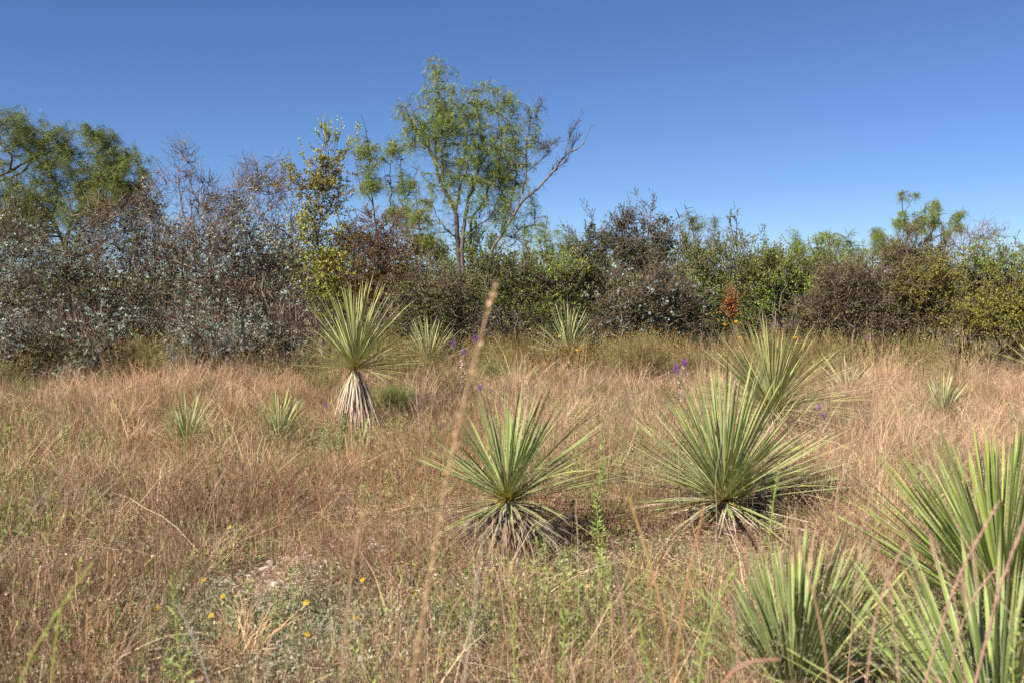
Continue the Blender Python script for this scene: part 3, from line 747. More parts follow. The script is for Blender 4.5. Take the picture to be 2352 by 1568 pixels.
YR = np.random.default_rng(21)
def leafset(tagname, mat, specs):
    return [yleaf_geo(YR, **s).mesh('leaf_' + tagname, mat, smooth=False) for s in specs]
SETS = {
    # straight, pale-margined leaves with curling threads (near plants)
    'near': leafset('near', M_yucca, [dict(bend=b, fibres=7, yell=y, twist=tw, tipdry=.97 - .14 * (b > .08), width=.0112, green=(.18,.245,.065)) for b, y, tw in
             [(.02,0,.1),(.05,.1,-.2),(.04,0,.3),(.09,0,0),(.12,.25,.2),(.0,0,-.3),(.07,.7,.1),(.03,0,.4),(.1,0,-.5),(.36,.5,.3)]]),
    'lime': leafset('lime', M_yucca, [dict(bend=b, fibres=4, yell=y, twist=tw, width=.0115, green=(.18,.26,.045)) for b, y, tw in
             [(.04,.2,.1),(.1,.5,-.2),(.07,.1,.3),(.15,.3,0),(.02,.3,-.3),(.05,.9,.2)]]),
    'tall': leafset('tall', M_yucca, [dict(bend=b, fibres=2, yell=y, twist=tw, width=.0105, green=(.23,.265,.08)) for b, y, tw in
             [(.02,.2,.1),(.08,.4,-.2),(.12,.3,.3),(.2,.6,0),(.05,.2,-.3),(.25,.5,.2)]]),
    'grey': leafset('grey', M_yucca, [dict(bend=b, fibres=3, yell=y, twist=tw, width=.013, green=(.25,.285,.125)) for b, y, tw in
             [(.02,.1,.1),(.08,.3,-.2),(.12,0,.3),(.16,.2,0),(.05,.6,-.3)]]),
    'pale': leafset('pale', M_yucca, [dict(bend=b, fibres=6, yell=y, twist=tw, tipdry=.97 - .12 * (b > .1), width=.0115, green=(.22,.285,.08)) for b, y, tw in
             [(.02,.1,.1),(.05,.2,-.2),(.04,0,.3),(.09,0,0),(.12,.35,.2),(.0,0,-.3),(.07,.7,.1),(.03,0,.4),(.1,.2,-.5),(.32,.5,.3)]]),
    'thin': leafset('thin', M_yucca, [dict(bend=b, fibres=0, yell=y, twist=tw, width=.0105, green=(.22,.29,.09)) for b, y, tw in
             [(.05,.1,.1),(.12,.3,-.2),(.2,.2,.3),(.26,.5,0)]]),
}
DRYG = leafset('dry_grey', M_dry, [dict(bend=b, dry=True, twist=tw, k=7, width=.0085, grey=.45) for b, tw in [(.15,.5),(.3,-.8),(.05,1.2),(.4,.3),(.22,-1.5)]])
DRY = leafset('dry', M_dry, [dict(bend=b, dry=True, twist=tw, k=8, width=.010) for b, tw in [(.15,.5),(.3,-.8),(.05,1.2),(.4,.3),(.22,-1.5),(.1,.2)]])

def orient(d, toward):
    z = nrm(d); y = toward - z * np.dot(toward, z); y = nrm(y); x = np.cross(y, z)
    return Matrix(((x[0], y[0], z[0]), (x[1], y[1], z[1]), (x[2], y[2], z[2])))

def yucca(label, heart, ground_z, L, n, kset, seed, th=(4, 88), n_dry=40, dry_th=(100, 150), dryL=.6, lean=(0, 0), power=.8, trunk_r=.035, stalk=None, greyness=.5, short=.15,  group='yuccas scattered through the grass'):
    rng = np.random.default_rng(seed)
    base = np.array([heart[0], heart[1], ground_z])
    root = empty('yucca', base, label, 'yucca', group)
    H = heart - base
    meshes = SETS[kset]
    ax = nrm(np.array([lean[0], lean[1], 1.0]))
    def put(nm, me, az, theta, length, off, z, wscale):
        rad = np.array([cos(az), sin(az), 0])
        d = rad * sin(theta) + np.array([0, 0, 1]) * cos(theta)
        # tilt the whole rosette
        d = nrm(d + ax * 0.0 + np.array([lean[0], lean[1], 0]) * (cos(theta) * .5 + .5))
        tow = np.array([0, 0, 1.0]) * sin(theta) - rad * cos(theta)
        R = orient(d, tow + rng.normal(size=3) * .12)
        M = R.to_4x4() @ Matrix.Diagonal((length * wscale, length * wscale, length, 1))
        M.translation = Vector(H + np.array([0, 0, z]) + rad * off)
        o = bpy.data.objects.new(nm, me); o.matrix_local = M
        COL.objects.link(o); o.parent = root
    if H[2] > 0.02:
        g = Geo()
        P = np.array([[[0, 0, -.05], [0, 0, H[2] * .3], [0, 0, H[2] * .7], H + [0, 0, .03]]])
        tubes(g, P, np.array([[trunk_r * 1.1, trunk_r, trunk_r * .95, trunk_r * .7]]), np.array([.30, .22, .15]), 9)
        g.build('trunk', M_dry, root, smooth=True)
    for i in range(n):
        u = ((i + .5) / n)
        theta = radians(th[0] + (th[1] - th[0]) * u ** power * (1 + .10 * sin(i * 2.4 + seed * 1.7)) + rng.normal(0, 5.5))
        az = i * 2.39996 + rng.normal(0, .22)
        ln = L * (rng.uniform(.90, 1.03) if rng.random() < .8 else rng.uniform(.68, .95)) * (1 - .12 * (u < .06)) * (1 - short * u) * (1 + .06 * sin(az + seed))
        put('leaf', meshes[rng.integers(len(meshes))], az, theta, ln, trunk_r * (.15 + .7 * u), .04 * (1 - u) + rng.normal(0, .004), rng.uniform(.8, 1.1) * min(1.25, .62 / L * .75 + .25))
    for i in range(n_dry):
        u = (i + .5) / n_dry
        theta = radians(dry_th[0] + (dry_th[1] - dry_th[0]) * u + rng.normal(0, 5))
        az = rng.uniform(0, 2 * pi)
        ln = dryL * rng.uniform(.7, 1.1)
        z = -u * min(.12, H[2] * .5)
        # keep the tips from sinking far into the soil
        drop = -cos(theta) * ln
        if H[2] + z - drop < -.05: ln = max(.12, (H[2] + z + .05) / max(-cos(theta), .15))
        ln = min(ln, dryL * 1.1)
        put('dry_leaf', (DRY if rng.random() > greyness else DRYG)[rng.integers(5)], az, theta, ln, trunk_r * .8, z, rng.uniform(.8, 1.25) * .62 / max(L, .4))
    if stalk:
        top, r = stalk
        g = Geo(); P = spline(np.array([[0, 0, H[2]], [top[0] * .5, top[1] * .5, H[2] + top[2] * .5], [top[0], top[1], H[2] + top[2]]]), 8)
        tubes(g, P[None], np.linspace(r, r * .75, 8)[None], np.array([.42, .29, .19]), 7)
        g.build('flower_stalk', M_stalk, root, smooth=True)
    return root

def yu(label, hx, hy, gy, Rpx, n, kset, seed, **kw):
    """heart at picture hx,hy; soil at picture row gy; leaf length Rpx picture pixels"""
    g = ground_at(hx, gy); Y = g[1]
    h = at(hx, hy, Y)
    return yucca(label, h, float(gz(h[0], Y)), Rpx * Y / FPX, n, kset, seed, **kw)

yu('tall yellow-green yucca on a trunk wrapped in pale dead leaves', 815, 848, 985, 222, 270, 'tall', 1, th=(3, 92), n_dry=240, dry_th=(153, 170), dryL=.70, greyness=.05, short=.30, trunk_r=.05, power=.9)
yu('green yucca with yellow heart over a wide skirt of dead leaves, centre foreground', 1165, 1152, 1262, 285, 165, 'near', 2, short=.05, th=(5, 84), n_dry=290, dry_th=(98, 132), dryL=.46, greyness=.97, power=.72, stalk=((.0, -.02, .24), .007))
yu('largest green yucca in open grass with bleached dead leaves lying flat left and right', 1662, 1150, 1198, 345, 270, 'pale', 3, th=(3, 88), n_dry=120, dry_th=(84, 116), dryL=.62, greyness=.25, short=.12, power=.85)
yu('pale green yucca with old flower stalk, directly behind the largest one', 1775, 945, 1005, 232, 260, 'tall', 4, short=.0, th=(3, 98), n_dry=40, dry_th=(95, 140), power=.8, stalk=((-.1, 0, .82), .012))
yu('small yucca with yellowing side leaves to the right of the one with the old stalk', 1945, 905, 925, 108, 95, 'grey', 5, th=(8, 95), n_dry=20, dry_th=(85, 110), dryL=.3)
yu('small blue-grey yucca half hidden in straw grass at right', 2165, 955, 965, 108, 80, 'grey', 6, th=(4, 70), n_dry=10, dryL=.25)
yu('yellow-green yucca cut by the right edge beside the yellowest bush', 2375, 845, 885, 135, 110, 'tall', 7, th=(5, 100), n_dry=20)
yu('grey-green yucca cut by the right edge, lower than the yellow-green one', 2350, 1005, 1020, 75, 55, 'grey', 8, th=(4, 70), n_dry=6, dryL=.2)
yu('pale grey bristly yucca before the golden-olive bush', 2085, 806, 862, 100, 150, 'grey', 9, th=(5, 85), n_dry=30, dryL=.4)
yu('far yucca with a ragged dead skirt beside an orange daisy', 1305, 815, 862, 130, 120, 'grey', 10, th=(3, 78), n_dry=45, dry_th=(88, 130), dryL=.5)
yu('far grey-green yucca behind the purple flowers', 985, 838, 875, 128, 120, 'grey', 11, th=(5, 80), n_dry=15)
yu('small thin-leaved yucca in brown grass, leftmost of the two left of the tall yucca', 430, 1030, 1045, 135, 60, 'thin', 12, th=(4, 40), n_dry=5, dryL=.2)
yu('small thin-leaved yucca between the leftmost small one and the tall yucca', 640, 1022, 1038, 132, 66, 'thin', 13, th=(4, 42), n_dry=5, dryL=.2)
yu('thin young yucca growing at the foot of the tall yucca', 835, 1035, 1042, 80, 26, 'thin', 14, th=(4, 40), n_dry=0)
yu('large yucca at the bottom edge with upright white-edged leaves', 1825, 1620, 1690, 440, 190, 'near', 15, th=(3, 50), n_dry=20, dryL=.4, power=.9)
yu('bright lime-green yucca at the right edge behind pink grass stems', 2300, 1420, 1500, 480, 260, 'lime', 16, short=.0, th=(3, 70), n_dry=25, dryL=.5, power=.85, lean=(-.10, .0))
yu('nearest yucca in the bottom right corner, broad leaves leaning left', 2290, 1800, 1890, 600, 150, 'near', 17, short=.0, th=(5, 72), n_dry=10, dryL=.4, power=.9, lean=(-.15, 0))
yu('dark shaded yucca at the left edge under the silver bushes', -5, 890, 905, 95, 80, 'grey', 18, th=(5, 95), n_dry=15, dryL=.4)
yu('tiny yucca tuft beside the right flank of the largest yucca', 1900, 1165, 1175, 90, 30, 'grey', 19, th=(4, 55), n_dry=0)

# ------------------------------------------------------------------ grass and ground cover (countless, so one object of each kind)
def blades(g, rng, n, spread, L, w, bend, cols, lean=.25, k=4, tipcol=None, upright=1.0):
    A = np.stack([rng.normal(0, spread, n), rng.normal(0, spread, n), np.zeros(n)], -1)
    out = nrm(A * np.array([1, 1, 0]) + rng.normal(size=(n, 3)) * np.array([1, 1, 0]) * spread)
    d = nrm(out * np.abs(rng.normal(0, lean, n))[:, None] + np.array([0, 0, upright]) + rng.normal(size=(n, 3)) * .08)
    Ln = rng.uniform(L[0], L[1], n)[:, None, None]
    t = np.linspace(0, 1, k)[None, :, None]
    b = np.abs(rng.normal(0, bend, n))[:, None, None]
    P = A[:, None] + d[:, None] * Ln * t + (out[:, None] * .8 - np.array([0, 0, .6])) * Ln * b * t * t + rng.normal(size=(n, k, 3)) * .006 * t
    P[..., 2] = np.maximum(P[..., 2], .003)
    W = w * np.linspace(1, .25, k)[None] * rng.uniform(.6, 1.3, n)[:, None]
    C = pick(rng, cols, n, .2)
    if tipcol is not None:
        C = C[:, None] * (1 - t) + np.asarray(tipcol) * t
    ribbons(g, P, W, nrm(np.cross(d, rdir(rng, n))), C)
    return P

def tuft_wiry(rng):      # reddish-brown wiry stems with tiny seed heads
    g = Geo()
    P = blades(g, rng, 26, .08, (.08, .28), .0012, .22, [(.33,.19,.12),(.24,.135,.085),(.54,.38,.26),(.10,.06,.04),(.22,.18,.07),(.40,.25,.165)], .5, 4)  # darkest tone stands in for shadowed gaps between the stems
    m = 16
    leaflets(g, P[:m, -1], rdir(rng, m), .008, .0035, pick(rng, [(.40,.28,.20),(.26,.17,.12)], m), rng)
    B = child(P[:, 1:], 2, (.2, 1), (.03, .09), .7, .2, 2, rng, 0)
    ribbons(g, B, np.array([[.0011, .0005]]) * np.ones((len(B), 1)), rdir(rng, len(B)), pick(rng, [(.30,.175,.10),(.21,.12,.07),(.26,.21,.09)], len(B)))
    return g
def tuft_straw(rng):     # long arching straw
    g = Geo()
    blades(g, rng, 34, .035, (.16, .44), .0015, .55, [(.50,.34,.19),(.38,.23,.13),(.64,.48,.32),(.24,.14,.08)], .42, 6)
    blades(g, rng, 2, .03, (.40, .62), .0014, .6, [(.58,.41,.24),(.48,.31,.18)], .5, 8)
    blades(g, rng, 16, .04, (.10, .25), .0016, .8, [(.17,.10,.06),(.30,.19,.11)], .8, 4)  # short dark blades, coloured to suggest shade low in the bunch
    return g
def tuft_green(rng):     # green and olive fine leaves
    g = Geo()
    blades(g, rng, 26, .05, (.08, .26), .0017, .3, [(.20,.22,.07),(.28,.26,.10),(.15,.19,.05),(.36,.30,.14)], .4, 4)
    return g
def tuft_broom(rng):     # fine branching weeds with tiny heads
    g = Geo()
    P = blades(g, rng, 9, .03, (.28, .5), .0018, .12, [(.17,.12,.05),(.14,.14,.04),(.24,.15,.07)], .35, 5)
    B = child(P[:, 1:], 5, (0, 1), (.08, .2), .6, .3, 3, rng, .03)
    cols = [(.18,.14,.05),(.13,.15,.04),(.26,.17,.08),(.20,.19,.06)]
    ribbons(g, B, np.array([[.0016, .0012, .0007]]) * np.ones((len(B), 1)), nrm(np.cross(B[:, 2] - B[:, 0], rdir(rng, len(B)))), pick(rng, cols, len(B)))
    idx = np.repeat(np.arange(len(B)), 5); f = rng.random((len(idx), 1))
    pos = B[idx, 1] * (1 - f) + B[idx, 2] * f + rng.normal(size=(len(idx), 3)) * .01
    leaflets(g, pos, rdir(rng, len(idx)), rng.uniform(.008, .02, len(idx)), .0035, pick(rng, cols + [(.36,.26,.13)], len(idx), .25), rng)
    return g
def tuft_silver(rng):    # low silvery mat
    g = Geo()
    P = blades(g, rng, 16, .05, (.05, .15), .0012, .3, [(.22,.20,.14)], .6, 4)
    m = 9
    idx = np.repeat(np.arange(16), m); t = rng.uniform(.6, 3, len(idx)); i0 = np.minimum(t.astype(int), 2); f = (t - i0)[:, None]
    pos = P[idx, i0] * (1 - f) + P[idx, i0 + 1] * f
    leaflets(g, pos, nrm(rdir(rng, len(idx)) + [0, 0, .6]), rng.uniform(.010, .022, len(idx)), .0028, pick(rng, [(.33,.32,.21),(.23,.24,.13),(.43,.40,.30),(.17,.19,.08)], len(idx), .15), rng)
    return g
def tuft_litter(rng):    # broken straw lying flat
    g = Geo(); n = 40
    A = np.stack([rng.uniform(-.16, .16, n), rng.uniform(-.16, .16, n), rng.uniform(.003, .03, n)], -1)
    a = rng.uniform(0, 2 * pi, n); L = rng.uniform(.04, .2, n)
    B = A + np.stack([np.cos(a) * L, np.sin(a) * L, rng.normal(0, .02, n)], -1); B[:, 2] = np.maximum(B[:, 2], .003)
    P = curve(A, B, (A + B) / 2 + rng.normal(size=A.shape) * .01, 3, rng, .02); P[..., 2] = np.maximum(P[..., 2], .002)
    ribbons(g, P, np.full((n, 3), .0016), nrm(np.cross(B - A, [0, 0, 1.]) + rng.normal(size=(n, 3)) * .5), pick(rng, [(.40,.26,.16),(.22,.13,.08),(.56,.42,.29),(.12,.075,.05)], n))  # darkest straws add painted shade between the tufts
    return g
def tuft_forb(rng):      # small leafy green stems
    g = Geo()
    P = blades(g, rng, 5, .05, (.12, .30), .0017, .15, [(.24,.25,.08)], .3, 5)
    m = 26; idx = np.repeat(np.arange(5), m); t = rng.uniform(.3, 4, len(idx)); i0 = np.minimum(t.astype(int), 3); f = (t - i0)[:, None]
    pos = P[idx, i0] * (1 - f) + P[idx, i0 + 1] * f
    leaflets(g, pos, nrm(rdir(rng, len(idx)) + [0, 0, .7]), rng.uniform(.014, .032, len(idx)), .0028, pick(rng, [(.16,.22,.05),(.22,.28,.07),(.28,.30,.10)], len(idx), .15), rng)
    return g
def stone_bit(rng):
    g = Geo(); n = 9
    for _ in range(n):
        c = np.array([rng.uniform(-.12, .12), rng.uniform(-.12, .12), 0]); r = rng.uniform(.006, .022)
        a = np.arange(6) * pi / 3 + rng.uniform(0, 1)
        ring = lambda z, s: np.stack([np.cos(a) * r * s * rng.uniform(.75, 1.2, 6), np.sin(a) * r * s * rng.uniform(.7, 1.1, 6), np.full(6, z)], -1)
        V = np.concatenate([ring(-.004, 1), ring(r * .35, .95), ring(r * .65, .5)]) + c
        Q = [[j, (j + 1) % 6, 6 + (j + 1) % 6, 6 + j] for j in range(6)] + [[6 + j, 6 + (j + 1) % 6, 12 + (j + 1) % 6, 12 + j] for j in range(6)] + [[12, 13, 14, 15], [12, 15, 16, 17]]
        g.add(V, Q, c=pick(rng, [(.50,.42,.36),(.42,.33,.27),(.58,.52,.46)], 1, .12)[0])
    return g

def scatter(name, label, proto_fn, n_proto, pts, scl, tint, mat, seed, tilt=.12):
    """one object that carries its own tufts and the places where they stand"""
    rng = np.random.default_rng(seed)
    G = Geo(); pid = []
    for k in range(n_proto):
        V, Q, T, C = proto_fn(rng).arrays(); G.add(V, Q, T, C); pid += [-1 - k] * len(V)
    n = len(pts)
    n0 = G.n
    G.add(pts, c=(1, 1, 1))
    pid = np.concatenate([np.array(pid), rng.integers(n_proto, size=n)]).astype(np.int32)
    rot = np.zeros((n0 + n, 3)); rot[n0:] = np.stack([rng.normal(0, tilt, n), rng.normal(0, tilt, n), rng.uniform(0, 6.28, n)], -1)
    sc = np.ones((n0 + n, 3)); sc[n0:] = scl if np.ndim(scl) == 2 else scl[:, None]
    tn = np.ones((n0 + n, 4)); tn[n0:, :3] = tint
    me = G.mesh(name, mat, extra={'pid': ('INT', 'value', pid), 'rot': ('FLOAT_VECTOR', 'vector', rot.astype(np.float32)), 'scl': ('FLOAT_VECTOR', 'vector', sc.astype(np.float32)), 'tint': ('FLOAT_COLOR', 'color', tn.astype(np.float32))})
    o = bpy.data.objects.new(name, me); COL.objects.link(o); o['kind'] = 'stuff'; o['label'] = label
    ng = bpy.data.node_groups.new(name, 'GeometryNodeTree')
    ng.interface.new_socket('Geometry', in_out='INPUT', socket_type='NodeSocketGeometry')
    ng.interface.new_socket('Geometry', in_out='OUTPUT', socket_type='NodeSocketGeometry')
    N, L = ng.nodes, ng.links
    gi = N.new('NodeGroupInput'); go = N.new('NodeGroupOutput')
    def named(nm, typ):
        a = N.new('GeometryNodeInputNamedAttribute'); a.data_type = typ; a.inputs['Name'].default_value = nm
        return a.outputs['Attribute']
    ida = named('pid', 'INT')
    jn = N.new('GeometryNodeJoinGeometry')
    for k in range(n_proto):
        cmp = N.new('FunctionNodeCompare'); cmp.data_type = 'INT'; cmp.operation = 'EQUAL'
        L.new(ida, cmp.inputs[2]); cmp.inputs[3].default_value = -1 - k
        sg = N.new('GeometryNodeSeparateGeometry'); L.new(gi.outputs[0], sg.inputs[0]); L.new(cmp.outputs[0], sg.inputs[1])
        gt = N.new('GeometryNodeGeometryToInstance'); L.new(sg.outputs[0], gt.inputs[0]); L.new(gt.outputs[0], jn.inputs[0])
    cmp = N.new('FunctionNodeCompare'); cmp.data_type = 'INT'; cmp.operation = 'GREATER_EQUAL'
    L.new(ida, cmp.inputs[2]); cmp.inputs[3].default_value = 0
    sg = N.new('GeometryNodeSeparateGeometry'); L.new(gi.outputs[0], sg.inputs[0]); L.new(cmp.outputs[0], sg.inputs[1])
    ip = N.new('GeometryNodeInstanceOnPoints')
    L.new(sg.outputs[0], ip.inputs['Points']); L.new(jn.outputs[0], ip.inputs['Instance']); ip.inputs['Pick Instance'].default_value = True
    L.new(ida, ip.inputs['Instance Index']); L.new(named('rot', 'FLOAT_VECTOR'), ip.inputs['Rotation']); L.new(named('scl', 'FLOAT_VECTOR'), ip.inputs['Scale'])
    L.new(ip.outputs[0], go.inputs[0])
    md = o.modifiers.new('scatter', 'NODES'); md.node_group = ng
    return o

def field(rng, n, y0=1.1, y1=17.5):
    """points over the meadow, thinning out with distance as the picture needs"""
    u = rng.random(n)
    p = 1.35
    Y = (y0 ** p + u * (y1 ** p - y0 ** p)) ** (1 / p)
    X = rng.uniform(-1, 1, n) * (Y * .56 + .9)
    return X, Y

def gauss(px, py, cx, cy, rx, ry):
    return np.exp(-(((px - cx) / rx) ** 2 + ((py - cy) / ry) ** 2))

def vnoise(x, y, s, seed):
    r = np.random.default_rng(seed); out = 0
    for i in range(5):
        a = r.uniform(0, 6.28); f = s * r.uniform(.6, 1.8)
        out = out + np.sin((x * cos(a) + y * sin(a)) * f + r.uniform(0, 6.28))
    return out / 3.0

YUCCA_FEET = [(ground_at(815, 1000), .45), (ground_at(1165, 1275), .55), (ground_at(1662, 1245), .7), (ground_at(1775, 1020), .5), (ground_at(430, 1062), .2), (ground_at(640, 1055), .2), (ground_at(985, 890), .7), (ground_at(1305, 885), .7), (ground_at(2085, 880), .6), (ground_at(1945, 950), .55), (ground_at(2165, 985), .45)]
def finish(X, Y, keep):
    X, Y = X[keep], Y[keep]
    return np.stack([X, Y, gz(X, Y) - .004], -1)

def meadow():
    rng = np.random.default_rng(77)
    def bare(px, py):
        return np.clip(1.25 * gauss(px, py, 570, 1345, 150, 62) + .85 * gauss(px, py, 850, 1225, 90, 50) + .6 * gauss(px, py, 340, 1000, 60, 35) + .5 * gauss(px, py, 1180, 960, 40, 15) + .5 * gauss(px, py, 220, 1260, 90, 40) + .5 * gauss(px, py, 700, 1150, 90, 30), 0, 1)
    def feet(X, Y):
        f = np.ones(len(X))
        for p, r in YUCCA_FEET:
            f = f * (1 - .8 * np.exp(-((X - p[0]) ** 2 + (Y - p[1]) ** 2) / r ** 2 * .7))
        return f
    # wiry brown stems
    X, Y = field(rng, 22000); px, py = to_px(X, Y)
    w = 1.0 * (1 - .9 * bare(px, py)) * np.clip(.62 + .6 * vnoise(X, Y, 2.6, 1), .08, 1)
    w *= np.interp(px, [0, 1300, 1700, 2352], [1, .95, .65, .45]) * (1 - .75 * gauss(px, py, 850, 1500, 520, 120)) * feet(X, Y)
    k = rng.random(len(X)) < w
    P = finish(X, Y, k); n = len(P)
    tv = vnoise(P[:, 0], P[:, 1], .9, 3)[:, None]
    tint = np.exp(rng.normal(0, .26, (n, 1)) + .16 * vnoise(P[:, 0], P[:, 1], 3.1, 44)[:, None]) * (np.array([1, 1, 1]) + tv * np.array([.10, .02, -.06]))
    scatter('brown_grass', 'wiry reddish brown grass stems covering the meadow', tuft_wiry, 7, P, rng.uniform(.65, 1.25, n) * (1 + .35 * vnoise(P[:, 0], P[:, 1], 2.4, 41)), tint, M_grass, 1)
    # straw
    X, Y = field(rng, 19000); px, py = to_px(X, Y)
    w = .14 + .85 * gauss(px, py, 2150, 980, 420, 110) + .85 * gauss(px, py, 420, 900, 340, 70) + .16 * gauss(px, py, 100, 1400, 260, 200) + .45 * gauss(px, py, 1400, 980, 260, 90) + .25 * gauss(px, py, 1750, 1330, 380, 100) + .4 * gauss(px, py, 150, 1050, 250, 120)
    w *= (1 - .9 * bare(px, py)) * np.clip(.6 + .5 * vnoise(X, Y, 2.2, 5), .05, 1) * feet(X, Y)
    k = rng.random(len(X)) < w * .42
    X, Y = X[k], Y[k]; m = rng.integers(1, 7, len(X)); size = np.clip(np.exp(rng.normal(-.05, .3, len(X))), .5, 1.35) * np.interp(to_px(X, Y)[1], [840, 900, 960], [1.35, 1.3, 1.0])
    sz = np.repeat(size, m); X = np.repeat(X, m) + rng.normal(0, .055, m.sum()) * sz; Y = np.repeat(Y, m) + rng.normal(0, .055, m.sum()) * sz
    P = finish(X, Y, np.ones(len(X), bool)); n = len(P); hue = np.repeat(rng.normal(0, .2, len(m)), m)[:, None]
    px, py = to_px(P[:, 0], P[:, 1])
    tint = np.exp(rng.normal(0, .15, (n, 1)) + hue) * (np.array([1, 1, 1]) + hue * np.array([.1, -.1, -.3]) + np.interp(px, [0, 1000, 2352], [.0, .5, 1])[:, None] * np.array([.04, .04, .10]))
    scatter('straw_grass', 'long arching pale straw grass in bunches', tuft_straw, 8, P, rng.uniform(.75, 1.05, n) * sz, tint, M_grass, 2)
    # stand of tall fine weeds that joins the meadow to the thicket
    X, Y = field(rng, 16000, 8, 16.5); px, py = to_px(X, Y)
    edge = np.interp(px, [0, 400, 700, 950, 1400, 1900, 2352], [912, 895, 895, 920, 910, 880, 852]) + 30 * vnoise(X, Y, 1.1, 31)
    w = np.clip((edge + 14 - py) / 30, 0, 1) * np.clip(.32 + .8 * vnoise(X, Y, 2.2, 32), .03, 1) * .8 * feet(X, Y)
    k = rng.random(len(X)) < w
    P = finish(X, Y, k); n = len(P)
    hue = vnoise(P[:, 0], P[:, 1], 1.3, 33)[:, None]
    scatter('tall_weeds', 'brown and olive fine-stemmed weeds between the meadow and the bushes', tuft_broom, 6, P, rng.uniform(.65, 1.55, n), np.exp(rng.normal(0, .25, (n, 1))) * (np.array([1.08, 1, .95]) + hue * np.array([.10, -.02, -.08])), M_grass, 8)
    # green and olive
    X, Y = field(rng, 15000); px, py = to_px(X, Y)
    w = .2 + .5 * gauss(px, py, 1050, 850, 500, 60) + .55 * gauss(px, py, 1700, 1450, 600, 160) + .3 * gauss(px, py, 850, 930, 200, 80) + .3 * gauss(px, py, 80, 1000, 200, 160)
    w *= (1 - .9 * bare(px, py)) * np.clip(.55 + .6 * vnoise(X, Y, 2.5, 8), .05, 1) * feet(X, Y)
    k = rng.random(len(X)) < w
    P = finish(X, Y, k); n = len(P)
    scatter('green_grass', 'short green and olive grass among the dry stems', tuft_green, 5, P, rng.uniform(.7, 1.3, n), np.exp(rng.normal(0, .18, (n, 1))) * np.ones(3), M_grass, 3)
    X, Y = field(rng, 12000, 1.1, 12); px, py = to_px(X, Y)
    w = .06 + .5 * gauss(px, py, 1500, 1480, 420, 130) + .5 * gauss(px, py, 2250, 1480, 200, 160) + .15 * gauss(px, py, 1400, 1120, 160, 130) + .25 * gauss(px, py, 700, 1020, 260, 60) + .3 * gauss(px, py, 30, 1100, 150, 250)
    w *= (1 - .9 * bare(px, py)) * feet(X, Y)
    k = rng.random(len(X)) < w
    P = finish(X, Y, k); n = len(P)
    scatter('leafy_weeds', 'small leafy green weeds mixed into the grass', tuft_forb, 6, P, rng.uniform(.6, 1.25, n), np.exp(rng.normal(0, .15, (n, 1))) * np.ones(3), M_grass, 4)
    # silver mat
    X, Y = field(rng, 11500, 1.1, 9); px, py = to_px(X, Y)
    w = 1.0 * gauss(px, py, 820, 1520, 480, 150) + .7 * gauss(px, py, 620, 1420, 260, 60) + .35 * gauss(px, py, 1500, 1500, 300, 100) + .12
    w *= np.clip(.55 + .6 * vnoise(X, Y, 3.5, 12), .03, 1) * (1 - .92 * bare(px, py))
    k = rng.random(len(X)) < w
    P = finish(X, Y, k); n = len(P)
    scatter('silver_groundcover', 'low silvery-green mat of small leaves in the foreground', tuft_silver, 6, P, rng.uniform(.7, 1.3, n), np.exp(rng.normal(0, .12, (n, 1))) * np.ones(3), M_grass, 5)
    # litter and stones
    X, Y = field(rng, 15000); px, py = to_px(X, Y)
    k = rng.random(len(X)) < (1 - .75 * bare(px, py))
    P = finish(X, Y, k); n = len(P)
    scatter('plant_litter', 'broken dry straw lying on the soil', tuft_litter, 5, P, rng.uniform(.7, 1.3, n), np.exp(rng.normal(0, .2, (n, 1))) * np.ones(3), M_grass, 6, tilt=.04)
    X, Y = field(rng, 7000, 1.1, 11); px, py = to_px(X, Y)
    k = rng.random(len(X)) < (.05 + .9 * bare(px, py))
    P = finish(X, Y, k); n = len(P)
    scatter('pebbles', 'pale pinkish pebbles on the bare soil patches', stone_bit, 6, P, rng.uniform(.6, 1.5, n), np.exp(rng.normal(0, .1, (n, 1))) * np.ones(3), material('pebble', .85, .15, 0, inst=True), 7, tilt=.05)
meadow()

# ------------------------------------------------------------------ wispy weed domes at the foot of the thicket
def broom(label, px, gy, h_px, r_px, seed, cols, dots, n=420):
    rng = np.random.default_rng(seed)
    b = ground_at(px, gy); Y = b[1]; k = Y / FPX
    H, R = h_px * k, r_px * k
    root = empty('weed_bush', b, label, 'weed', 'wispy fine-stemmed weeds at the foot of the thicket')
    g = Geo(); A = np.zeros((60, 3)) + rng.normal(size=(60, 3)) * np.array([.06, .06, 0])
    d = rdir(rng, 60); d[:, 2] = np.abs(d[:, 2]) * .8 + .5; d = nrm(d)
    B = A + d * np.array([R, R * .9, H]) * .75
    P = curve(A, B, (A + B) / 2 + np.array([0, 0, .1 * H]), 5, rng, .02)
    tubes(g, P, np.linspace(.003, .0016, 5)[None] * np.ones((60, 1)), pick(rng, cols, 60))
    P2 = child(P, n // 60, (.2, 1), (.12 * H, .45 * H), .55, .25, 4, rng, .03)
    ribbons(g, P2, np.linspace(.0022, .001, 4)[None] * np.ones((len(P2), 1)), nrm(np.cross(P2[:, -1] - P2[:, 0], rdir(rng, len(P2)))), pick(rng, cols, len(P2)))
    P3 = child(P2, 3, (.2, 1), (.03, .12), .7, .2, 2, rng, 0)
    ribbons(g, P3, np.array([[.0014, .0007]]) * np.ones((len(P3), 1)), rdir(rng, len(P3)), pick(rng, cols, len(P3)))
    o = g.build('twigs', M_stalk, root); o['kind'] = 'stuff'
    f = Geo(); m = len(P3)
    leaflets(f, P3[:, 1], rdir(rng, m), rng.uniform(.006, .014, m), .0035, pick(rng, dots, m), rng)
    o = f.build('seed_heads', M_petal, root); o['kind'] = 'stuff'
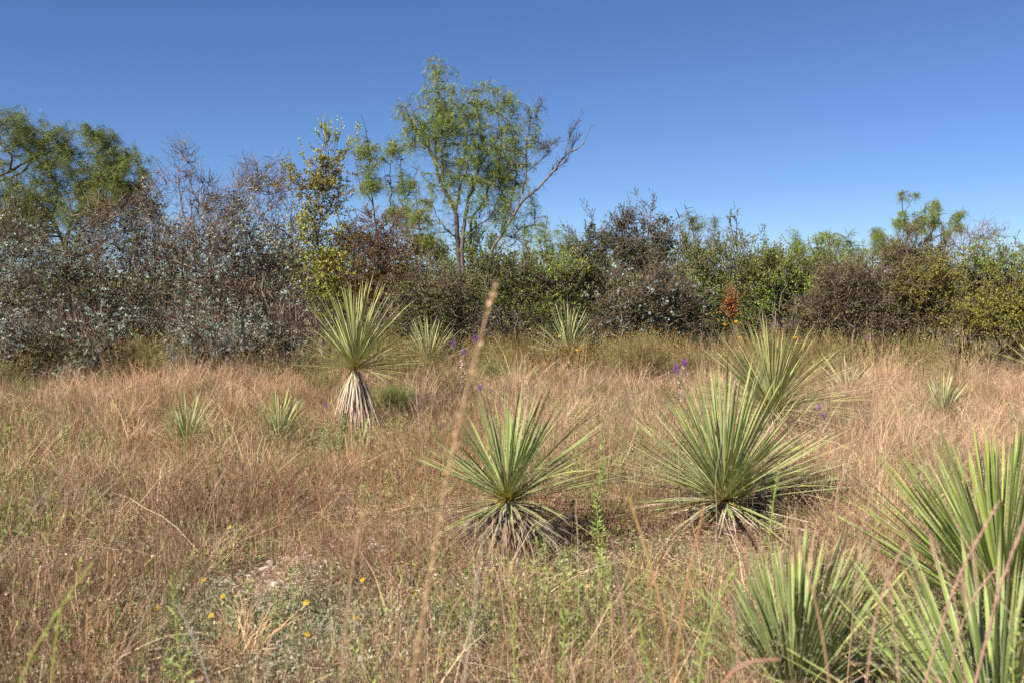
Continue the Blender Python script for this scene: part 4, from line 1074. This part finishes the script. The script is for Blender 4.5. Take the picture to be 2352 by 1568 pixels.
BC = [(.20,.16,.06),(.26,.17,.08),(.16,.16,.05)]; BD = [(.40,.28,.14),(.28,.20,.09),(.20,.20,.06),(.46,.36,.22)]
BCg = [(.16,.19,.05),(.20,.21,.06)]; BDg = [(.20,.24,.05),(.28,.28,.08),(.14,.18,.04)]
broom('widest brownish weed dome in front of the grey thorny bush', 1470, 895, 130, 110, 1, BC, BD, 900)
broom('brownish weed dome right of the widest one, behind the purple blossom', 1600, 890, 110, 80, 2, BC, BD, 600)
broom('greenish weed clump between the far grey-green yucca and the far ragged yucca', 1150, 895, 95, 90, 3, BCg, BD, 600)
broom('dull weed clump below the far ragged yucca', 1260, 905, 70, 70, 4, BC, BD, 420)
broom('yellow-green weed tuft poking out under the silver bushes', 350, 870, 95, 45, 5, BCg, BDg, 420)
broom('green weed clump to the right of the tall yucca trunk', 900, 950, 70, 60, 6, BCg, BDg, 480)
broom('olive weed clump left of the pale grey bristly yucca', 1960, 860, 70, 60, 7, BCg, BD, 420)
broom('brown weed clump under the yellowest bush at right', 2230, 850, 55, 80, 8, BC, BD, 420)
broom('dark green weed clump beside the shaded yucca at the left edge', 60, 925, 60, 60, 9, BCg, BDg, 360)
broom('brownish weed clump behind the yucca with the old stalk', 1700, 900, 90, 80, 10, BC, BD, 480)
broom('green weed clump behind the left side of the tall yucca trunk', 740, 930, 80, 50, 11, BCg, BDg, 420)
broom('low bright green weed clump behind the centre yucca', 1245, 965, 45, 40, 12, BCg, BDg, 300)

for i, (px, gy, hp, rp, c, lab) in enumerate([
    (230, 900, 60, 60, 0, 'low brown weed clump at the foot of the large silver-leaved bush'),
    (620, 900, 55, 60, 1, 'low green weed clump at the foot of the thick silver-leaved bush'),
    (1040, 920, 80, 70, 0, 'brown weed clump under the purple flower pair'),
    (1370, 930, 60, 60, 0, 'low brown weed clump right of the far ragged yucca'),
    (1830, 850, 60, 60, 1, 'green weed clump at the foot of the bright yellow-green bush'),
    (2050, 880, 55, 60, 1, 'green weed clump in front of the pale grey bristly yucca'),
    (470, 930, 60, 70, 0, 'brown weed clump in the straw grass before the silver bushes'),
    (1530, 940, 60, 60, 0, 'low brown weed clump under the brightest purple flower'),
    (2310, 850, 60, 60, 1, 'green weed clump left of the yellow-green yucca at the right edge'),
    (1210, 850, 70, 60, 1, 'green weed clump left of the far ragged yucca')]):
    broom(lab, px, gy, hp, rp, 40 + i, [BC, BCg][c], [BD, BDg][c], 420)

# ------------------------------------------------------------------ single stems, flowers
def grass_stalk(label, pts, Y, r, col, head=None, headcol=(.5,.38,.24), seed=0, group='single tall grass stems near the camera', blades_=0, tipcol=None):
    """stem through picture points (x, y[, depth shift]); head = (start fraction, radius)"""
    rng = np.random.default_rng(seed)
    W = np.array([at(p[0], p[1], Y + (p[2] if len(p) > 2 else 0)) for p in pts])
    if W[0, 2] > 0.0:      # root it in the soil, carrying on in the line of its foot
        d = nrm(W[0] - W[1]); d[2] = min(d[2], -.6); W = np.concatenate([[W[0] + d * (W[0, 2] / -d[2])], W])
    P = spline(W, 26)
    base = P[0].copy()
    root = empty('grass_stem', base, label, 'grass stem', group)
    g = Geo(); c = np.array(col, float)
    C = np.broadcast_to(c, (1, 26, 3)) if tipcol is None else (c * (1 - np.linspace(0, 1, 26)[:, None]) + np.array(tipcol) * np.linspace(0, 1, 26)[:, None])[None]
    tubes(g, P[None], np.linspace(r, r * .5, 26)[None], C, 6)
    g.build('stem', M_stalk, root, base, smooth=True)
    if head:
        h = Geo(); f0, hr = head; n = 420
        t = rng.uniform(f0, 1, n) * 25; i0 = np.minimum(t.astype(int), 24); f = (t - i0)[:, None]
        pos = P[i0] * (1 - f) + P[i0 + 1] * f; T = nrm(P[i0 + 1] - P[i0])
        prof = np.sin(np.clip((t / 25 - f0) / (1 - f0), 0.02, .98) * pi) ** .6
        d = nrm(T * 1.2 + rdir(rng, n) * .8)
        leaflets(h, pos + rdir(rng, n) * hr * .5 * prof[:, None], d, hr * 2.6 * rng.uniform(.6, 1.3, n), hr * .35, pick(rng, [headcol], n, .18), rng)
        h.build('seed_head', M_stalk, root, base)['kind'] = 'stuff'
    for b in range(blades_):
        i = rng.integers(3, 16); a = P[i]; s = nrm(rng.normal(size=3) * [1, 1, .2] + [0, 0, .9]); L = rng.uniform(.08, .2)
        t = np.linspace(0, 1, 7)[None, :, None]
        Q = a + s * L * t + np.array([s[0], s[1], -1.1]) * L * .5 * t * t
        q = Geo(); ribbons(q, Q, r * 1.6 * np.linspace(1, .1, 7)[None], nrm(np.cross(s, [0, 0, 1.]))[None], np.array(tipcol if tipcol is not None else col))
        q.build('leaf', M_stalk, root, base)
    return root

TAN = (.46,.33,.19); PINK = (.42,.24,.17); ORG = (.50,.28,.10); GRY = (.42,.36,.27)
grass_stalk('tallest blurred tan grass plume, crossing the view just right of the middle', [(945,1568),(985,1330),(1020,1130),(1050,980),(1082,850),(1112,740),(1138,655)], 1.3, .0022, (.46,.31,.17), (.62,.0034), (.56,.40,.22), 1)
grass_stalk('thin tan stem with a narrow head left of the tallest plume, at the bottom', [(783,1568),(795,1440),(805,1330),(820,1240),(832,1182)], 1.7, .0022, TAN, (.75,.0025), (.48,.33,.20), 2, blades_=2)
grass_stalk('faint grey stem bending right between tallest plume and centre yucca foot', [(1065,1568),(1085,1430),(1100,1300),(1110,1230)], 1.6, .0017, GRY, (.7,.002), (.5,.45,.36), 3)
grass_stalk('orange-tipped grass blade left of the bottom yucca, leaning left', [(1560,1568),(1540,1480),(1510,1350),(1480,1250),(1445,1140)], 1.9, .0030, (.38,.22,.14), None, seed=4, tipcol=(.58,.36,.13))
grass_stalk('orange grass blade crossing the left-leaning one, tip under the largest yucca', [(1545,1568),(1560,1470),(1575,1330),(1600,1240),(1618,1160)], 1.9, .0026, (.36,.24,.12), None, seed=5, tipcol=(.50,.26,.12))
grass_stalk('purple-pink stem at the bottom, left of the orange blades', [(1450,1568),(1440,1450),(1425,1360),(1412,1280),(1405,1235)], 1.8, .0024, (.36,.22,.17), None, seed=6, blades_=2, tipcol=(.40,.22,.20))
grass_stalk('straight brown stem rising through the bottom yucca', [(1905,1568),(1890,1450),(1862,1330),(1835,1250),(1815,1185)], 1.7, .0030, (.40,.25,.14), (.86,.002), (.50,.36,.25), 7)
grass_stalk('pink dry stem with side blades before the lime-green yucca', [(2125,1568),(2160,1440),(2200,1320),(2250,1230),(2295,1150)], 2.0, .0034, PINK, (.7,.003), (.48,.31,.24), 8, blades_=5)
grass_stalk('rightmost pink dry stem crossing the lime-green yucca', [(2240,1568),(2270,1450),(2300,1330),(2345,1220),(2365,1160)], 2.0, .0036, PINK, (.65,.0032), (.46,.30,.24), 9, blades_=5)
grass_stalk('pinkish branching stem between the largest yucca and the lime-green one', [(1935,1330),(1930,1240),(1915,1140),(1960,1040)], 3.4, .0026, (.44,.29,.19), (.6,.003), (.50,.34,.26), 10, blades_=4)
grass_stalk('curved pink blade arching at the bottom edge, left of the bottom yucca', [(1640,1600),(1650,1540),(1700,1510),(1760,1500),(1790,1512)], 1.5, .003, (.42,.22,.16), None, seed=11)
grass_stalk('grey feathery stem at the left edge leaning right', [(0,1290),(60,1200),(110,1120),(160,1060),(230,1000)], 3.6, .002, GRY, (.7,.002), (.45,.42,.34), 12)
grass_stalk('pale twisted stem in the lower left, left of the leafy green weed', [(230,1568),(300,1480),(330,1420),(350,1370),(360,1330)], 2.4, .0018, (.46,.36,.28), None, seed=13)
grass_stalk('bleached stem leaning left beside the leafy green weed', [(480,1568),(460,1500),(430,1430),(405,1385)], 2.2, .0026, (.48,.42,.36), None, seed=14)
grass_stalk('upright fluffy-topped stem in front of the largest yucca heart', [(1640,1300),(1648,1180),(1640,1100),(1660,1000),(1690,870)], 3.6, .0016, GRY, (.78,.0022), (.55,.5,.4), 15)
grass_stalk('slim green stem with pale top standing right of the far yucca by the orange daisy', [(1205,960),(1206,900),(1205,850),(1207,815)], 8.5, .004, (.34,.33,.2), (.55,.005), (.6,.52,.36), 16)
grass_stalk('thin nodding stem between the brown weed dome and the centre yucca', [(1460,1000),(1470,920),(1480,860),(1492,832)], 8.0, .0028, (.42,.34,.22), (.7,.004), (.52,.42,.28), 17)
grass_stalk('pale stem behind the left leaves of the centre yucca', [(985,1190),(980,1100),(968,1020),(962,960),(955,900)], 5.3, .0024, (.48,.36,.24), (.75,.003), (.55,.44,.3), 18)

rng_ = np.random.default_rng(17)
for i, (px, py0, dx, top_, where) in enumerate([(1990,1568,60,1240,'right of the bottom yucca'),(2060,1500,-50,1180,'left of the lime-green yucca foot'),(2180,1568,70,1300,'crossing the nearest yucca'),(2210,1500,-60,1190,'leaning left over the lime-green yucca'),(1700,1568,-40,1260,'on the left flank of the bottom yucca'),(1960,1400,40,1080,'between the bottom yucca and the lime-green one'),(2330,1500,-70,1250,'at the right edge below the other pink stems'),(1390,1568,30,1330,'at the bottom left of the orange blades')]):
    grass_stalk('pinkish dry branching stem ' + where, [(px, py0), (px + dx * .3, py0 - (py0 - top_) * .45), (px + dx * .9, py0 - (py0 - top_) * .8), (px + dx * 1.6, top_)], 2.1 + .12 * i, .0022, [PINK, (.40,.27,.17)][i % 2], (.6, .0026), (.50,.33,.25), 150 + i, blades_=5)

def many_stems():
    """two dozen slimmer stems of the same grass, each on its own"""
    rng = np.random.default_rng(99)
    spots = [(60,1480,'low at the left edge'),(150,1180,'left of the two small thin yuccas'),(250,860,'before the low blue-grey bush'),(300,840,'left of the yellow-green weed tuft'),(520,1120,'below the two small thin yuccas'),(905,1130,'left of the centre yucca'),(1390,1200,'right of the centre yucca skirt'),(1490,1110,'left of the largest yucca'),(1560,1210,'below the dead leaves of the largest yucca'),(2020,1050,'left of the lime-green yucca tips'),(2090,1000,'behind the lime-green yucca tips'),(2250,980,'above the lime-green yucca'),(1980,930,'right of the small yellowing yucca'),(640,1420,'on the silver mat'),(1330,1450,'at the bottom between tallest plume and orange blades'),(1230,1500,'at the bottom right of the tallest plume'),(100,1000,'in the brown grass at the left'),(2100,1200,'just left of the lime-green yucca')]
    for i, (px, gy, where) in enumerate(spots):
        g = ground_at(px, gy); Y = g[1]; k = Y / FPX
        h = rng.uniform(.35, .62) / k; lean = rng.normal(0, .28) * h
        grass_stalk('thin tan grass stem ' + where, [(px, gy), (px + lean * .15, gy - h * .4), (px + lean * .5, gy - h * .75), (px + lean * 1.2, gy - h)], Y, .0015 + .0001 * Y, [(.50,.37,.22),(.42,.28,.17)][i % 2], (.72, .0018 + .0002 * Y), (.54,.40,.26), 200 + i, group='thin tan grass stems standing above the meadow')
many_stems()

def leafy_weed(label, pts, Y, seed, L=.035, n=110, col=((.20,.29,.06),(.28,.34,.09),(.15,.22,.05)), r=.003, stemc=(.36,.36,.10), wid=.0028):
    rng = np.random.default_rng(seed)
    W = np.array([at(p[0], p[1], Y) for p in pts])
    if W[0, 2] > 0:
        W = np.concatenate([[W[0] * [1, 1, 0]], W])
    P = spline(W, 22); base = P[0].copy()
    root = empty('leafy_weed', base, label, 'weed', 'leafy green weeds with upright stems')
    g = Geo(); tubes(g, P[None], np.linspace(r, r * .5, 22)[None], np.array(stemc), 6); g.build('stem', M_stalk, root, base, smooth=True)
    f = Geo(); t = np.linspace(.15, 1, n) * 21; i0 = np.minimum(t.astype(int), 20); ff = (t - i0)[:, None]
    pos = P[i0] * (1 - ff) + P[i0 + 1] * ff
    a = np.arange(n) * 2.4; T = nrm(P[i0 + 1] - P[i0])
    up = np.interp(np.linspace(0, 1, n), [0, .8, 1], [.35, .7, 2.0])[:, None]
    d = nrm(np.stack([np.cos(a), np.sin(a), np.zeros(n)], -1) + T * up)
    Ln = L * np.interp(np.linspace(0, 1, n), [0, .3, .85, 1], [.8, 1.1, .8, .4]) * rng.uniform(.8, 1.2, n)
    leaflets(f, pos, d, Ln, wid, pick(rng, col, n, .12), rng, fold=.4)
    f.build('foliage', M_leaf, root, base)['kind'] = 'stuff'
leafy_weed('leafy green weed with yellow stem, sharpest one at the bottom left', [(425,1600),(415,1520),(405,1440),(398,1370),(392,1310)], 2.5, 1, .045, 120)
leafy_weed('blurred green weed leaning right in the lower left corner', [(30,1568),(80,1490),(120,1420),(160,1360),(215,1290)], 1.7, 2, .022, 90)
leafy_weed('blurred upright green weed beside the right-leaning one, lower left', [(115,1568),(125,1500),(130,1440),(140,1390)], 1.6, 3, .020, 60)
leafy_weed('bright green slender weed in brown grass near the left edge', [(120,1110),(135,1050),(150,1000),(160,968)], 7.6, 4, .035, 80, wid=.005)
leafy_weed('green slender weed touching the left edge above the brown grass', [(5,1080),(10,1020),(14,985),(18,962)], 7.8, 5, .035, 80, wid=.005)
leafy_weed('green leafy weed left of the bottom yucca, in front of the pink blades', [(1600,1600),(1610,1500),(1640,1400),(1700,1280)], 2.2, 6, .030, 120)
leafy_weed('green weed on the silver mat below the centre yucca', [(1185,1600),(1180,1500),(1178,1440),(1180,1390)], 2.4, 7, .028, 100)
leafy_weed('green weed at the bottom, right of the one on the silver mat', [(1300,1600),(1290,1520),(1300,1440),(1285,1380)], 2.6, 8, .028, 100)
leafy_weed('green-grey bushy weed at the left foot of the tall yucca', [(775,1060),(782,1010),(790,970),(792,950)], 8.3, 9, .045, 120, col=((.22,.26,.10),(.28,.31,.14)), wid=.006)
leafy_weed('tall greyish green weed right of the second small thin yucca', [(725,1080),(735,1030),(745,990),(752,960)], 8.0, 10, .04, 100, col=((.22,.26,.10),(.28,.31,.14)), wid=.005)
leafy_weed('green weed with narrow leaves right of the centre yucca skirt', [(1385,1330),(1375,1240),(1370,1150),(1385,1060)], 4.9, 11, .05, 120, wid=.004)
leafy_weed('leafy weed before the right flank of the largest yucca', [(1760,1330),(1765,1250),(1772,1180),(1790,1060)], 3.6, 12, .03, 110)
leafy_weed('green weed under the lime-green yucca at the right edge', [(2330,1600),(2325,1520),(2335,1460),(2340,1400)], 2.3, 13, .03, 100)
leafy_weed('small green weed between the two small thin yuccas', [(520,1060),(518,1020),(522,990),(520,965)], 8.2, 14, .035, 70, wid=.005)
leafy_weed('green weed at the bottom between orange blades and bottom yucca', [(1500,1600),(1490,1520),(1470,1450),(1465,1400)], 2.3, 15, .028, 100)

def purple_flower(label, hx, hy, gy, sz, seed, heads=((0, 0),), seedy=False, col=((.27,.08,.34),(.36,.12,.42),(.20,.06,.26))):
    rng = np.random.default_rng(seed)
    b = ground_at(hx, gy); Y = b[1]; k = Y / FPX
    root = empty('purple_flower', b, label, 'flower', 'purple wildflowers on thin stems')
    for (ox, oy) in heads:
        sz_ = sz * .66; top = at(hx + ox, hy + oy, Y)
        W = np.array([b, b + (top - b) * [.2, .2, .5], top]); P = spline(W, 12)
        g = Geo(); tubes(g, P[None], np.linspace(.0055, .003, 12)[None], np.array([.30,.20,.13]), 5); g.build('stem', M_stalk, root, b, smooth=True)
        f = Geo(); n = 90; r = sz_ * k
        pos = top + np.stack([rng.normal(0, r * .25, n), rng.normal(0, r * .25, n), rng.uniform(-r, r * .8, n)], -1)
        leaflets(f, pos, nrm(rdir(rng, n) + [0, 0, .5]), r * rng.uniform(.5, 1.0, n), r * .10, pick(rng, col, n, .2), rng)
        o = f.build('blossom', M_petal, root, b); o['kind'] = 'stuff'
    if seedy:
        g = Geo(); n = 160; i = rng.integers(4, 10, n)
        leaflets(g, P[i] + rng.normal(size=(n, 3)) * [.01, .01, .03], nrm(rdir(rng, n) + [0, 0, .8]), .04, .006, pick(rng, [(.56,.42,.32),(.46,.31,.23)], n), rng)
        g.build('dry_bract', M_stalk, root, b)['kind'] = 'stuff'
purple_flower('purple flower pair above a pale dry spike, behind the centre yucca left side', 1058, 810, 960, 11, 1, ((-17,-20),(34,-34),(8,-4)), True)
purple_flower('dull purple flower head right of the tallest plume, above the centre yucca', 1103, 890, 985, 9, 2)
purple_flower('brightest double purple flower on a pale dry spike, left of the largest yucca', 1553, 850, 985, 13, 3, ((0,-3),(19,-19)), True)
purple_flower('single purple flower before the purple-grey mound at the right', 1997, 776, 880, 8, 4)
purple_flower('pinkish flowers in front of the right side of the yucca with the old stalk', 1882, 935, 1110, 8, 5, ((0,-2),(9,18)), col=((.46,.16,.50),(.40,.14,.52)))
purple_flower('tiny purple flower at the left of the tall yucca trunk', 750, 930, 1000, 7, 6)
purple_flower('tiny pale purple flower between the tall yucca and centre yucca', 968, 922, 990, 6, 7, col=((.42,.22,.46),(.36,.18,.40)))

def daisy(label, px, py, Y, seed, r=.011, col=((.62,.42,.02),(.68,.48,.03)), group='small yellow daisies'):
    rng = np.random.default_rng(seed)
    top = at(px, py, Y); 
    b = np.array([top[0] + rng.normal(0, .02), Y + .02, float(gz(top[0], Y))])
    root = empty('yellow_daisy', b, label, 'flower', group)
    P = spline(np.array([b, (b + top) / 2 + [.01, 0, 0], top]), 6)
    g = Geo(); tubes(g, P[None], np.full((1, 6), .0012), np.array([.24,.24,.10]), 4); g.build('stem', M_stalk, root, b, smooth=True)
    tilt = nrm(np.array([rng.normal(0, .3), -.6, 1.0])); u = nrm(np.cross(tilt, [0, 1, 0.])); v = np.cross(tilt, u)
    for a in np.arange(9) * 2 * pi / 9:
        d = u * cos(a) + v * sin(a); s = np.cross(tilt, d)
        V = [top + d * r * .25, top + d * r * .7 + s * r * .22, top + d * r * 1.1 + s * r * .08, top + d * r * 1.1 - s * r * .08, top + d * r * .7 - s * r * .22]
        q = Geo(); q.add(np.array(V), t=[[0, 1, 2], [0, 2, 3], [0, 3, 4]], c=pick(rng, col, 1, .05)[0]); q.build('petal', M_petal, root, b)
    c = Geo(); ang = np.arange(7) * 2 * pi / 7
    ring = top + (u * np.cos(ang)[:, None] + v * np.sin(ang)[:, None]) * r * .32
    V = np.concatenate([ring, [top + tilt * r * .22]]); c.add(V, t=[[i, (i + 1) % 7, 7] for i in range(7)], c=(.42, .22, .02))
    c.build('flower_centre', M_petal, root, b)
for i, (px, py, gy, lab) in enumerate([(703,1382,1440,'largest yellow daisy, on the edge of the silver mat'),(527,1210,1270,'yellow daisy above the bare stony patch'),(512,1368,1420,'yellow daisy at the lower edge of the bare stony patch'),(467,1330,1390,'yellow daisy at the left edge of the bare stony patch'),(485,1412,1470,'yellow daisy directly above the sharpest leafy green weed tip'),
        (832,1330,1390,'yellow daisy by the thin tan stem, right of the bare patch'),(818,1418,1470,'orange-yellow daisy right of the largest daisy'),(706,1455,1500,'yellow daisy below the largest daisy'),(360,1395,1450,'pale yellow daisy left of the leafy green weed'),(1010,1490,1560,'yellow daisy beside the foot of the tallest plume'),(1350,1345,1400,'yellow daisy in the grass below the centre yucca skirt'),(955,1365,1420,'yellow daisy left of the tallest plume, below the centre yucca')]):
    Y = ground_at(px, gy)[1]
    daisy(lab, px, py, Y, 300 + i, r=.012 if i else .015)
for i, (px, py, lab) in enumerate([(1285,772,'orange daisy at the left of the far ragged yucca'),(1325,803,'orange daisy in front of the far ragged yucca'),(1690,738,'upper orange daisy beside the small rust plant'),(1664,745,'orange daisy left of the small rust plant'),(1700,775,'lower orange daisy under the small rust plant'),(1650,735,'leftmost orange daisy near the small rust plant'),(1825,775,'orange daisy among the leaf tips of the yucca with the old stalk'),(1298,898,'yellow daisy below the far ragged yucca')]):
    daisy(lab, px, py, 13.6 if py < 850 else 11.5, 400 + i, r=.024, col=((.66,.32,.01),(.68,.38,.02)), group='orange daisies at the foot of the thicket')
